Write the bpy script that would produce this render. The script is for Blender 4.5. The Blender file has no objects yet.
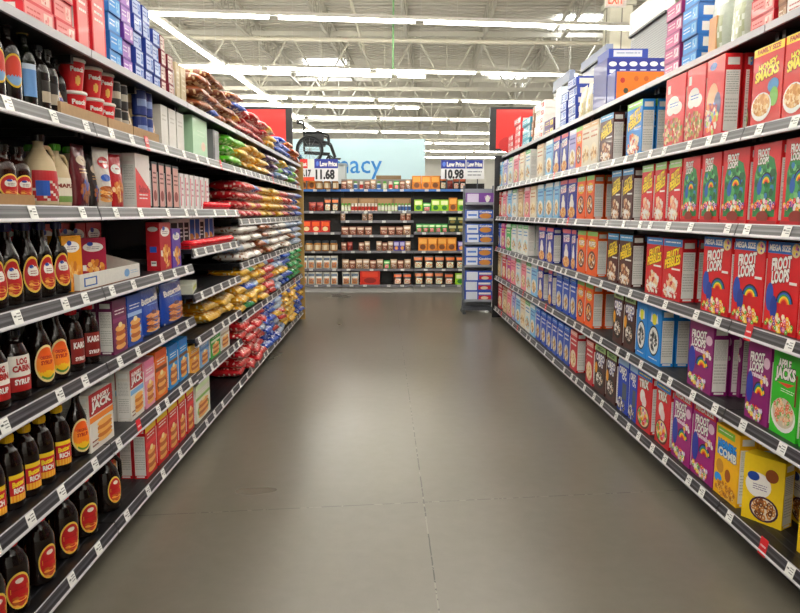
import bpy, math, random
from mathutils import Vector, Matrix
rnd = random.Random(7)
SC = bpy.context.scene
COL = SC.collection
PI = math.pi
# ------------------------------------------------------------------ camera numbers
F = 700.0; VX = 388.0; TH = math.atan(93.5/700.0); CT = math.cos(TH); ST = math.sin(TH); EYE = 1.40; FL = .07   # FL: height of the floor before everything is lowered to z = 0
DL, DR = 1.08, 1.37            # distance from the lens axis to the left / right shelf fronts
def yat(px, X, h):             # depth of a point at lateral X and height h that shows at column px
    return (F*X/(px-VX) + (h-EYE)*ST)/CT

# ------------------------------------------------------------------ colours and materials
def lin(c):
    if isinstance(c, str):
        c = c.lstrip('#'); c = c if len(c) == 6 else ''.join(x+x for x in c); c = [int(c[i:i+2], 16)/255 for i in (0, 2, 4)]
        g = sum(c)/3; c = [min(1, max(0, g+(x-g)*1.14)) for x in c]
    return tuple((x/12.92 if x <= .04045 else ((x+.055)/1.055)**2.4) for x in c) + (1.0,)
MAT = {}
def newmat(name):
    m = bpy.data.materials.new(name); m.use_nodes = True; MAT[name] = m
    return m, m.node_tree.nodes, m.node_tree.links, m.node_tree.nodes['Principled BSDF']
def printed(name, rough, coat=0.0, bump=0.0, bscale=60, metallic=0.0, spec=.5, var=.06):
    m, n, l, b = newmat(name)
    a = n.new('ShaderNodeAttribute'); a.attribute_name = 'Col'
    t = n.new('ShaderNodeTexCoord'); no = n.new('ShaderNodeTexNoise'); no.inputs['Scale'].default_value = bscale
    l.new(t.outputs['Object'], no.inputs['Vector'])
    mp = n.new('ShaderNodeMapRange'); mp.inputs['To Min'].default_value = 1-var; mp.inputs['To Max'].default_value = 1+var
    l.new(no.outputs['Fac'], mp.inputs['Value'])
    mx = n.new('ShaderNodeMix'); mx.data_type = 'RGBA'; mx.blend_type = 'MULTIPLY'; mx.inputs['Factor'].default_value = 1
    l.new(a.outputs['Color'], mx.inputs['A']); l.new(mp.outputs['Result'], mx.inputs['B'])
    l.new(mx.outputs['Result'], b.inputs['Base Color'])
    b.inputs['Roughness'].default_value = rough; b.inputs['Coat Weight'].default_value = coat
    b.inputs['Metallic'].default_value = metallic; b.inputs['Specular IOR Level'].default_value = spec
    if bump:
        bp = n.new('ShaderNodeBump'); bp.inputs['Strength'].default_value = bump; bp.inputs['Distance'].default_value = .004
        l.new(no.outputs['Fac'], bp.inputs['Height']); l.new(bp.outputs['Normal'], b.inputs['Normal'])
    return m
printed('printed carton', .5, .06)
printed('glossy plastic', .14, .1, spec=.45)
printed('matt plastic', .5)
printed('film bag', .28, .3, bump=.9, bscale=38)
printed('painted steel', .38, bscale=9)
printed('bare metal', .3, metallic=.9)
printed('kraft board', .85, var=.12)
printed('roof paint', .7, bscale=3)
def emit(name, col, s):
    m, n, l, b = newmat(name)
    b.inputs['Base Color'].default_value = lin(col); b.inputs['Emission Color'].default_value = lin(col)
    b.inputs['Emission Strength'].default_value = s
emit('lamp tube', '#fffaf0', 7.5); emit('fill lamp tube', '#fffaf2', 12.0)  # the stronger tube serves only the added fill rows out of view
emit('skylight', '#f4f8ff', 3.2)
emit('exit letters', '#ff3418', 1.5)

# ------------------------------------------------------------------ mesh builder
class MB:
    def __init__(s): s.v = []; s.f = []; s.c = []; s.sm = []
    def poly(s, pts, col, smooth=False):
        i = len(s.v); s.v += [tuple(p) for p in pts]; s.f.append(tuple(range(i, i+len(pts)))); s.c.append(lin(col) if not (isinstance(col, tuple) and len(col) == 4) else col); s.sm.append(smooth)
    def faces(s, vs, fs, col, smooth=False):
        i = len(s.v); s.v += [tuple(p) for p in vs]; cc = lin(col) if not (isinstance(col, tuple) and len(col) == 4) else col
        for f in fs: s.f.append(tuple(i+k for k in f)); s.c.append(cc); s.sm.append(smooth)
    def box(s, x0, x1, y0, y1, z0, z1, col, M=None):
        v = [(x, y, z) for z in (z0, z1) for y in (y0, y1) for x in (x0, x1)]
        if M: v = [M @ Vector(p) for p in v]
        s.faces(v, [(0, 2, 3, 1), (4, 5, 7, 6), (0, 1, 5, 4), (2, 6, 7, 3), (0, 4, 6, 2), (1, 3, 7, 5)], col)
    def tube(s, p0, p1, r, col, n=8, r1=None):
        p0 = Vector(p0); p1 = Vector(p1); d = (p1-p0).normalized(); r1 = r if r1 is None else r1
        a = d.cross(Vector((0, 0, 1)) if abs(d.z) < .9 else Vector((1, 0, 0))).normalized(); b = d.cross(a)
        v = []
        for p, rr in ((p0, r), (p1, r1)):
            for k in range(n):
                t = 2*PI*k/n; v.append(p + rr*(math.cos(t)*a + math.sin(t)*b))
        s.faces(v, [(k, (k+1) % n, n+(k+1) % n, n+k) for k in range(n)], col, True)
        s.faces(v[:n], [tuple(range(n))[::-1]], col); s.faces(v[n:], [tuple(range(n))], col)
    def path(s, pts, r, col, n=8):
        for a, b in zip(pts, pts[1:]): s.tube(a, b, r, col, n)
    def ring(s, c, R, r, col, axis='x', n=28, m=6):
        v = []
        for i in range(n):
            t = 2*PI*i/n
            for j in range(m):
                q = 2*PI*j/m; rr = R + r*math.cos(q); w = r*math.sin(q)
                p = (w, rr*math.cos(t), rr*math.sin(t)) if axis == 'x' else ((rr*math.cos(t), w, rr*math.sin(t)) if axis == 'y' else (rr*math.cos(t), rr*math.sin(t), w))
                v.append(Vector(c)+Vector(p))
        s.faces(v, [(i*m+j, i*m+(j+1) % m, ((i+1) % n)*m+(j+1) % m, ((i+1) % n)*m+j) for i in range(n) for j in range(m)], col, True)
    def lathe(s, prof, col, sx=1, sy=1, n=24, c=(0, 0), cap=True):
        v = []
        for r, z in prof:
            for k in range(n):
                t = 2*PI*k/n; v.append((c[0]+r*sx*math.cos(t), c[1]+r*sy*math.sin(t), z))
        cf = col if callable(col) else (lambda z: col)
        for i in range(len(prof)-1):
            s.faces(v[i*n:(i+2)*n], [(k, (k+1) % n, n+(k+1) % n, n+k) for k in range(n)], cf((prof[i][1]+prof[i+1][1])/2), True)
        if cap:
            s.faces(v[:n], [tuple(range(n))[::-1]], cf(prof[0][1])); s.faces(v[-n:], [tuple(range(n))], cf(prof[-1][1]))
    def mesh(s, name):
        me = bpy.data.meshes.new(name); me.from_pydata(s.v, [], s.f)
        ca = me.color_attributes.new('Col', 'FLOAT_COLOR', 'CORNER')
        buf = []
        for f, c in zip(s.f, s.c): buf += list(c)*len(f)
        ca.data.foreach_set('color', buf)
        me.polygons.foreach_set('use_smooth', s.sm); me.update()
        return me
def weld(me, d=1e-5):
    import bmesh
    b = bmesh.new(); b.from_mesh(me); bmesh.ops.remove_doubles(b, verts=b.verts, dist=d); b.to_mesh(me); b.free()
def mesh_of(mb, name, mat, welded=False):
    me = mb.mesh(name)
    if welded: weld(me)
    me.materials.append(MAT[mat]); return me

# ------------------------------------------------------------------ things, parts, labels
def link(name, me, parent=None, loc=(0, 0, 0), rot=(0, 0, 0)):
    o = bpy.data.objects.new(name, me); COL.objects.link(o); o.parent = parent
    o.location = loc; o.rotation_euler = rot; return o
def struct(name, mb, mat):
    o = link(name, mesh_of(mb, name, mat)); o['kind'] = 'structure'; return o
REG = []
def tag(o, stem, cat, place='', key=None, unit='nearest', group=None):
    o['category'] = cat; REG.append((o, stem, place, key, unit, group)); return o
ORD = ['', 'second ', 'third ', 'fourth ', 'fifth ', 'sixth ', 'seventh ', 'eighth ', 'ninth ', 'tenth ', 'eleventh ', 'twelfth ',
       'thirteenth ', 'fourteenth ', 'fifteenth ', 'sixteenth ', 'seventeenth ', 'eighteenth ', 'nineteenth ', 'twentieth ']
ORD += ['twenty-' + x for x in ('first ', 'second ', 'third ', 'fourth ', 'fifth ', 'sixth ', 'seventh ', 'eighth ', 'ninth ')]
def finish_labels():
    g = {}
    for r in REG: g.setdefault((r[1], r[2]), []).append(r)
    for (stem, place), rs in g.items():
        rs.sort(key=lambda r: r[3] if r[3] is not None else 0)
        for i, r in enumerate(rs):
            if len(rs) == 1: t = f'{stem} {place}'
            elif r[4] == 'nearest': t = f'{stem}, {ORD[i]}nearest {place}'
            else:
                w = ORD[i] if i else ('' if r[4].startswith('left') else 'first ')
                t = f'{stem}, {w}{r[4]} {place}' if i or not r[4].startswith('from left') else f'{stem}, first from left {place}'
            r[0]['label'] = t.replace('  ', ' ').strip()
            if r[5]: r[0]['group'] = r[5]
class Proto:
    def __init__(s, name, stem, cat, root=None, parts=()):
        s.name = name; s.stem = stem; s.cat = cat; s.root = root; s.parts = parts
    def put(s, loc, rz=0, place='', key=None, scale=None, stem=None, unit='nearest', tilt=(0, 0), group=None):
        o = link(s.name, s.root, None, loc, (tilt[0], tilt[1], rz))
        if scale: o.scale = scale
        for p in s.parts:
            c = link(p[0], p[1], o)
            if len(p) > 2 and p[2]: c['label'] = p[2]
        plural = {'box': 'boxes'}.get(s.cat.split()[-1], s.cat.split()[-1] + 's')
        tag(o, stem or s.stem, s.cat, place, loc[1] if key is None else key, unit,
            group or f"{' '.join(s.cat.split()[:-1] + [plural])} {place}".strip())
        return o

# ------------------------------------------------------------------ lettering
TC = {}
def glyphs(s, off=0.0):
    k = (s, off)
    if k not in TC:
        cu = bpy.data.curves.new('t', 'FONT'); cu.body = s; cu.resolution_u = 2; cu.offset = off; cu.size = 1
        ob = bpy.data.objects.new('t', cu); COL.objects.link(ob)
        me = bpy.data.meshes.new_from_object(ob)
        vs = [(v.co.x, v.co.y) for v in me.vertices]; fs = [tuple(p.vertices) for p in me.polygons]
        bpy.data.objects.remove(ob); bpy.data.meshes.remove(me); bpy.data.curves.remove(cu)
        TC[k] = (vs, fs)
    return TC[k]

class Canvas:                     # draws flat printed shapes on one face of a package, in 0..1 coordinates
    def __init__(s, mb, mapf, asp=.65): s.mb = mb; s.map = mapf; s.k = 1; s.asp = asp
    def _add(s, pts, fs, col):
        s.mb.faces([s.map(u, v, s.k*.00015) for u, v in pts], fs, col); 
    def poly(s, pts, col): s._add(pts, [tuple(range(len(pts)))], col); s.k += 1
    def rect(s, u0, v0, u1, v1, col): s.poly([(u0, v0), (u1, v0), (u1, v1), (u0, v1)], col)
    def ell(s, u, v, ru, rv, col, n=20, a0=0, a1=2*PI):
        s.poly([(u+ru*math.cos(a0+(a1-a0)*i/n), v+rv*math.sin(a0+(a1-a0)*i/n)) for i in range(n + (1 if a1-a0 < 6 else 0))], col)
    def arc(s, u, v, r0, r1, a0, a1, col, n=10):
        A = s.asp; p = []; 
        for r in (r1, r0):
            q = [(u+r*math.cos(a0+(a1-a0)*i/n), v+r*A*math.sin(a0+(a1-a0)*i/n)) for i in range(n+1)]
            p += q if r == r1 else q[::-1]
        m = n+1
        s._add(p, [(i, i+1, 2*m-2-i, 2*m-1-i) for i in range(n)], col); s.k += 1
    def text(s, t, u0, v0, u1, v1, col, line=None, slope=0.0):
        for off, cc in (((.1, line),) if line else ()) + ((.05, col),):
            vs, fs = glyphs(t, off)
            if not vs: continue
            xs = [a for a, b in glyphs(t, 0.0)[0]]; ys = [b for a, b in glyphs(t, 0.0)[0]]
            x0, x1, y0, y1 = min(xs), max(xs), min(ys), max(ys)
            s._add([(u0+(a-x0)/(x1-x0)*(u1-u0), v0+(b-y0)/(y1-y0)*(v1-v0)+slope*((a-x0)/(x1-x0)-.5)) for a, b in vs], fs, cc); s.k += 1
    def pile(s, u, v, ru, rv, n, cols, seed=1, r=.045, hole=None):
        R = random.Random(seed)
        for i in range(n):
            a = R.random()*2*PI; q = math.sqrt(R.random()); cu = u+ru*q*math.cos(a); cv = v+rv*q*math.sin(a)
            rr = r*(.8+.4*R.random()); c = cols[R.randrange(len(cols))]
            s._add([(cu+rr*math.cos(t*PI/3), cv+rr*s.asp*math.sin(t*PI/3)) for t in range(6)], [(0, 1, 2, 3, 4, 5)], c)
            s.k += .08
            if hole:
                s._add([(cu+rr*.35*math.cos(t*PI/2), cv+rr*.35*s.asp*math.sin(t*PI/2)) for t in range(4)], [(0, 1, 2, 3)], hole); s.k += .04
        s.k += 1
    def bars(s, u0, v0, u1, v1, n, col, seed=2):
        R = random.Random(seed)
        for i in range(n):
            b = v1-(v1-v0)*(i+.2)/n; t = (v1-v0)/n*.35
            x = u0
            while x < u1-.02:
                w = min((u1-u0)*R.uniform(.1, .35), u1-x)
                s._add([(x, b-t), (x+w, b-t), (x+w, b), (x, b)], [(0, 1, 2, 3)], col); x += w+(u1-u0)*.04
        s.k += 1

W = '#f4f2ee'
def nutrition(bg):
    def f(c):
        c.rect(.08, .06, .92, .8, '#f1efeb'); c.bars(.14, .5, .86, .78, 10, '#b4b3b0', 3); c.bars(.14, .16, .86, .46, 7, '#c4c2bd', 4)
        c.rect(.2, .02, .8, .05, W); c.rect(.15, .86, .85, .95, W)
    return f
def plain(bg):
    return lambda c: None
# ---- cereal fronts
RING = ['#e33b2f', '#f2a02c', '#f5d84a', '#69b845', '#7a3ea0', '#f4ead0', '#e87fb0']
def rainbow(c, u, v, R, a0=.2, a1=3.0):
    for i, k in enumerate(['#16181d', '#1c56b5', '#2c9a4b', '#f0d030', '#ee8a22', '#d92b26']):
        c.arc(u, v, R*(1-.13*i), R*(1-.13*(i+1)), a0, a1, k)
def d_froot(c):
    c.rect(0, .87, 1, 1, '#1c6fc0'); c.text('MEGA SIZE', .05, .9, .68, .965, W); c.ell(.85, .915, .13, .075, '#e7d9a8'); c.pile(.85, .915, .08, .04, 9, RING, 4, .03)
    c.text('FROOT', .17, .7, .74, .83, W, '#7c1016', .05); c.text('LOOPS', .19, .56, .7, .69, W, '#7c1016', .05)
    c.ell(.16, .38, .12, .16, '#2b4fa8'); c.ell(.3, .27, .11, .13, '#243f93'); rainbow(c, .62, .32, .26)
    c.pile(.5, .08, .42, .06, 44, RING, 5, .05, '#fff2d8'); c.pile(.6, .15, .3, .05, 22, RING, 6, .05, '#fff2d8')
    c.rect(.75, .55, .97, .58, W)
def d_mural(c):
    c.poly([(.1, .1), (.9, .1), (.9, .62), (.78, .8), (.5, .87), (.2, .8), (.1, .62)], '#2f8a4e')
    c.text('FROOT', .18, .84, .6, .93, W, '#7c1016'); c.text('LOOPS', .2, .75, .58, .83, W, '#7c1016')
    c.pile(.5, .5, .36, .24, 40, ['#5fb26a', '#1f7041', '#86c98c', '#3a7fb5', '#26603c'], 8, .075)
    rainbow(c, .55, .5, .22); c.ell(.32, .46, .09, .09, '#2b63b3')
    c.pile(.5, .24, .4, .06, 50, RING+[W], 9, .05, '#fff2d8'); c.ell(.5, .1, .22, .075, '#8a2b1c'); c.rect(0, 0, 1, .05, '#b01820')
def d_marsh(top=False):
    def f(c):
        if top: c.rect(0, .88, 1, 1, '#cf2030'); c.text('MEGA SIZE', .1, .91, .9, .97, W)
        c.text('FROOT', .12, .74, .72, .85, W, '#3b0d3d', .03); c.text('LOOPS', .14, .62, .7, .73, W, '#3b0d3d', .03)
        c.ell(.84, .76, .13, .07, '#e6c9dc'); c.text('Marshmallows', .1, .55, .9, .61, '#f3e3ef')
        c.ell(.17, .4, .15, .2, '#2a3aa0'); rainbow(c, .6, .34, .27); c.pile(.8, .5, .14, .12, 8, ['#e98bb5', W, '#f5c24a'], 3, .05)
        c.pile(.45, .12, .38, .09, 60, RING+['#d9c8e8', W, W], 7, .05, '#ffe')
    return f
def d_jacks(c):
    c.text('APPLE', .2, .78, .66, .87, W, '#1a1a1a'); c.text('JACKS', .12, .62, .84, .78, W, '#1b2a14', .03)
    c.poly([(.2, .6), (.85, .63), (.6, .57)], '#d8452a'); c.bars(.35, .5, .85, .55, 2, W)
    c.ell(.5, .24, .46, .19, W); c.ell(.5, .27, .41, .17, '#d8cbb8'); c.pile(.5, .28, .36, .14, 90, ['#e98a63', '#83b75f', '#efc6a0', '#d96b58', '#f2ddc5'], 5, .045, '#fbeee0')
    c.rect(.9, .4, .96, .75, '#7a2f1c')
def d_peb(text1, top, pile, pal):
    def f(c):
        c.rect(0, .88, 1, 1, top); c.bars(.1, .91, .9, .97, 1, W)
        c.text(text1, .2, .7, .85, .82, '#f7d728', '#4a2a12', .1); c.text('PEBBLES', .12, .56, .92, .7, '#f7d728', '#4a2a12', .12)
        c.rect(.5, .5, .95, .53, W); c.pile(.45, .25, .38, .18, 46, pal, 4, .07); c.pile(.5, .12, .4, .08, 34, pal+[W], 6, .06, pile)
    return f
def d_smacks(c):
    c.rect(0, .9, 1, 1, '#f5d236'); c.text('FAMILY SIZE', .12, .925, .88, .98, '#b23a1c')
    c.text('HONEY', .2, .72, .78, .8, '#f7e24f', '#7b2a12', .05); c.text('SMACKS', .1, .6, .86, .72, '#f7e24f', '#7b2a12', .06)
    c.ell(.72, .48, .18, .09, '#4f8fc0'); c.ell(.76, .34, .14, .12, '#6fae3e'); c.ell(.36, .25, .34, .18, W); c.ell(.36, .27, .29, .14, '#dcae6c')
    c.pile(.36, .27, .26, .12, 60, ['#e9c48a', '#c98d45', '#f1d9ae'], 4, .045)
def d_cloud(c):
    c.rect(.1, .78, .25, .9, W); c.ell(.42, .62, .3, .11, W); c.ell(.62, .55, .26, .09, W); c.ell(.3, .54, .2, .08, W)
    c.bars(.25, .56, .7, .64, 2, '#2f63b8'); c.pile(.45, .22, .48, .2, 110, ['#c79f62', '#e3c58f', '#7d9c5a', '#d97b8b', '#a1713e', '#f0e2bd'], 9, .05)
def d_fruitcircle(c):
    c.ell(.35, .9, .2, .05, '#1c4aa0'); c.ell(.4, .45, .33, .24, '#e9b68c'); c.ell(.68, .4, .2, .16, '#555b86')
    c.ell(.25, .3, .2, .15, '#7f86c4'); c.pile(.4, .25, .38, .2, 50, ['#e8863e', '#6b7fc0', '#c9d46a', '#efe2cf', '#bb4a58'], 6, .07)
def d_oreo(c):
    c.rect(0, .88, 1, 1, '#a9c98c'); c.text('MEGA', .2, .91, .8, .97, '#3d5a2c'); c.text("OREO", .12, .68, .88, .82, W, '#1c4fb0')
    c.text("O's", .35, .56, .75, .67, W, '#1c4fb0'); c.ell(.5, .3, .4, .2, '#1b1210'); c.ell(.5, .3, .3, .14, '#ead9c2')
    c.pile(.5, .3, .26, .12, 40, ['#2c1d18', '#46302a', W], 4, .06, W); c.ell(.15, .5, .13, .12, '#e2a12f')
def d_oreoblue(c):
    c.rect(0, .88, 1, 1, '#9fbfe0'); c.text('OREO', .1, .72, .8, .84, W, '#0f2a80'); c.text("O's", .4, .62, .8, .71, W)
    c.rect(.45, .25, .85, .56, '#4c5666'); c.pile(.4, .14, .38, .12, 60, ['#231a1c', '#8f8577', W, '#40343a'], 3, .05, W)
def d_bluecircle(c):
    c.ell(.5, .78, .2, .1, '#e6e23c'); c.poly([(.3, .9), (.38, .72), (.22, .72)], W); c.poly([(.7, .9), (.62, .72), (.78, .72)], W)
    c.ell(.5, .4, .38, .27, '#14191f'); c.ell(.5, .4, .34, .24, W); c.pile(.5, .4, .24, .16, 36, ['#14191f', '#4a4a4a', '#8f8f8f'], 5, .05); c.bars(.2, .05, .8, .1, 1, W)
def d_trix(c):
    c.rect(0, .9, 1, 1, '#3f88c9'); c.bars(.1, .92, .9, .98, 1, '#f5e34a'); c.text('TRIX', .15, .74, .75, .87, W, '#2a7d35', .03)
    c.ell(.4, .58, .18, .12, W); c.ell(.52, .5, .16, .1, '#f0dfdf'); c.ell(.5, .22, .44, .2, '#5f2b1e'); c.ell(.5, .23, .38, .17, '#e9d9b0')
    c.pile(.5, .23, .32, .13, 50, RING, 6, .06)
def d_flakes(c):
    c.rect(0, .9, 1, 1, '#c9586a'); c.text('FROSTED', .12, .78, .85, .85, W, '#0c2362', .03); c.text('FLAKES', .15, .68, .85, .77, W, '#d3232f', .03)
    c.ell(.48, .5, .17, .12, '#e8e4da'); c.ell(.5, .36, .26, .14, W); c.ell(.5, .16, .42, .14, '#d99b52'); c.pile(.5, .17, .36, .1, 50, ['#efc27c', '#d2893c', '#f5dcae'], 4, .06)
def d_puffs(c):
    c.rect(0, .9, 1, 1, '#8cc063'); c.ell(.5, .72, .38, .12, '#e8b81f'); c.text("PUFFS", .2, .66, .8, .77, W, '#7d2f0b')
    c.ell(.5, .34, .38, .22, '#5a2b14'); c.ell(.5, .34, .3, .17, W); c.pile(.5, .34, .25, .13, 40, ['#d8853a', '#7b3f1e', '#efc27c'], 4, .06)
def d_comb(c):
    c.rect(.05, .87, .8, .97, '#7dba45'); c.bars(.12, .9, .7, .94, 1, W); c.rect(.1, .58, .9, .76, '#1f86d8'); c.text('HONEY', .12, .7, .85, .8, '#2b9cf0', '#0e4c9a')
    c.text('COMB', .16, .58, .9, .69, W, '#0e4c9a'); c.ell(.25, .42, .16, .1, '#c98f2e'); c.ell(.6, .35, .12, .09, '#a3561d'); c.ell(.2, .24, .16, .07, '#2b9cf0')
    c.pile(.5, .12, .42, .1, 60, ['#e8a93a', '#f6cf6b', '#c9842a'], 8, .055, '#8b5316')
def d_bear(c):
    c.ell(.38, .56, .32, .19, W); c.ell(.25, .68, .15, .07, '#20489c'); c.bars(.25, .48, .6, .58, 3, '#8b7a9c'); c.ell(.7, .75, .16, .1, '#8a4a20')
    c.ell(.55, .22, .36, .19, '#3e1a3a'); c.ell(.55, .22, .31, .16, '#efe3d2'); c.pile(.55, .22, .27, .13, 50, ['#9a5a2b', '#c98a4a', '#6e3c1b'], 5, .055, '#f2e6cc')
def d_yellow(c):
    c.rect(.08, .7, .92, .86, '#3a1d10'); c.text('HONEY', .12, .79, .88, .85, W); c.text('OATS', .12, .71, .88, .78, W); c.ell(.5, .42, .36, .2, '#8a2530'); c.ell(.5, .42, .3, .15, '#e5b468')
    c.pile(.5, .42, .25, .12, 40, ['#c98a4a', '#efd29b'], 5, .055)
def d_gen(top, blob, words, pal, seed=1):
    def f(c):
        c.rect(0, .88, 1, 1, top); c.bars(.15, .91, .85, .96, 1, W, seed); c.bars(.12, .6, .88, .82, 2, words, seed+3)
        c.ell(.5, .3, .42, .22, blob); c.pile(.5, .28, .36, .17, 36, pal, seed, .07)
    return f
def carton(w, h, d, bg, front, side=None, back=True, top=None):
    mb = MB(); mb.box(-w/2, w/2, 0, d, 0, h, bg)
    front(Canvas(mb, lambda u, v, k: (-w/2+u*w, -k, v*h), w/h))
    sd = side or nutrition(bg)
    sd(Canvas(mb, lambda u, v, k: (w/2+k, u*d, v*h), d/h)); sd(Canvas(mb, lambda u, v, k: (-w/2-k, d-u*d, v*h), d/h))
    t = Canvas(mb, lambda u, v, k: (-w/2+u*w, v*d, h+k), w/d)
    t.rect(0, .47, 1, .53, top or bg); t.rect(.06, .1, .94, .42, top or bg)
    return mb
PR = {}
def box_proto(key, stem, bg, front, w=.2, h=.3, d=.07, cat='cereal box', name='cereal_box', side=None, mat='printed carton'):
    PR[key] = Proto(name, stem, cat, mesh_of(carton(w, h, d, bg, front, side), name, mat)); PR[key].dim = (w, h, d)
C3 = ['#c79f62', '#e3c58f', '#a1713e', '#f0e2bd']
box_proto('froot', 'red mega size fruit ring cereal box', '#cf1624', d_froot, h=.325)
box_proto('mural', 'red fruit ring cereal box with green jungle panel', '#d01a26', d_mural, h=.30)
box_proto('marsh', 'purple fruit ring and marshmallow cereal box', '#8a1770', d_marsh(), h=.31)
box_proto('marshtop', 'magenta marshmallow cereal box with red top band', '#a01c7c', d_marsh(True), h=.33)
box_proto('jacks', 'green apple cereal box with white bowl', '#36b52c', d_jacks, h=.315)
box_proto('fpeb', 'red fruity cereal box with blue top', '#c81c28', d_peb('FRUITY', '#3f86c8', '#fff', ['#e8ddc8', '#f0c7a0', '#c9463a', '#efe9df']))
box_proto('fpebg', 'red fruity cereal box with green top', '#d2252e', d_peb('FRUITY', '#a8d48a', '#fff', ['#e8ddc8', '#e9a08c', '#f3d0a8', '#efe9df']))
box_proto('bpeb', 'bright blue fruity cereal box with green top', '#1f86cf', d_peb('FRUITY', '#8fcf5a', '#fff', ['#e8883a', '#e7d4c0', '#c0402c', '#f4e9d0']))
box_proto('cpeb', 'dark brown cocoa cereal box with yellow lettering', '#4b1c17', d_peb('COCOA', '#4f9bd0', '#fff', ['#e4c9a6', '#8b5136', '#c9976a', '#efe2cf']))
box_proto('smacks', 'red honey puff cereal box with yellow top band', '#cf2c28', d_smacks, h=.29)
box_proto('cloud', 'pinkish red cereal box with white cloud', '#dc4a50', d_cloud, h=.335)
box_proto('fcirc', 'red and orange fruit cereal box', '#d2222c', d_fruitcircle, h=.335)
box_proto('oreo', 'brown cookie cereal box with green top', '#46201a', d_oreo, h=.31)
box_proto('oreob', 'royal blue cookie cereal box', '#1c45b4', d_oreoblue, h=.32)
box_proto('bcirc', 'sky blue cereal box with white oval', '#1c8ad8', d_bluecircle, h=.30)
box_proto('trix', 'red cereal box with striped blue top', '#cc1e2c', d_trix, h=.315)
box_proto('flakes', 'dark blue flake cereal box with pink top', '#1f2f96', d_flakes)
box_proto('puffs', 'orange peanut puff cereal box', '#e8641c', d_puffs)
box_proto('comb', 'yellow honeycomb cereal box with blue lettering', '#f2bd1e', d_comb, h=.30)
box_proto('bear', 'yellow cereal box with white oval, turned outward', '#f0cf2e', d_bear, h=.26)
box_proto('yellow', 'yellow oat cereal box with dark panel', '#eec62a', d_yellow, h=.30)
gens = [('pale', 'pale cream cereal box', '#e6ddc9', '#d9b98a', '#f0e6d0', '#b8774c'),
        ('white', 'white cereal box with green band', '#e8ebe6', '#69b370', '#bfe0ea', '#3c8fc0'),
        ('lblue', 'light blue cereal box', '#8cc3e6', '#e9f2f6', '#f4efe2', '#2b62ad'),
        ('pink', 'pink cereal box with tan bowl', '#e58a9a', '#f3d6d6', '#f1dfc8', '#a82848'),
        ('blue', 'cobalt blue cereal box with silver lettering', '#1e4fb4', '#4f86d8', '#c8cdd6', '#eef0f4'),
        ('tan', 'tan granola box with brown lettering', '#cdb08a', '#a86b3d', '#e8d9b8', '#6d3d20'),
        ('magenta', 'magenta cereal box with yellow lettering', '#c02a86', '#e983b8', '#f4e3c9', '#f6dc50'),
        ('greenb', 'green cereal box with white bowl', '#4aa852', '#d4ead0', '#f2efe2', '#f6f2d0'),
        ('redb', 'crimson flake cereal box', '#bf2a36', '#e8b4a8', '#f2e6cf', '#f4f0e8'),
        ('lav', 'lavender cereal box with white bowl', '#a9a5d6', '#e3ddf0', '#f2ede4', '#4b3d92')]
for i, (k, s, bg, tp, bl, wd) in enumerate(gens): box_proto(k, s, bg, d_gen(tp, bl, wd, C3, i+2))

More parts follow.
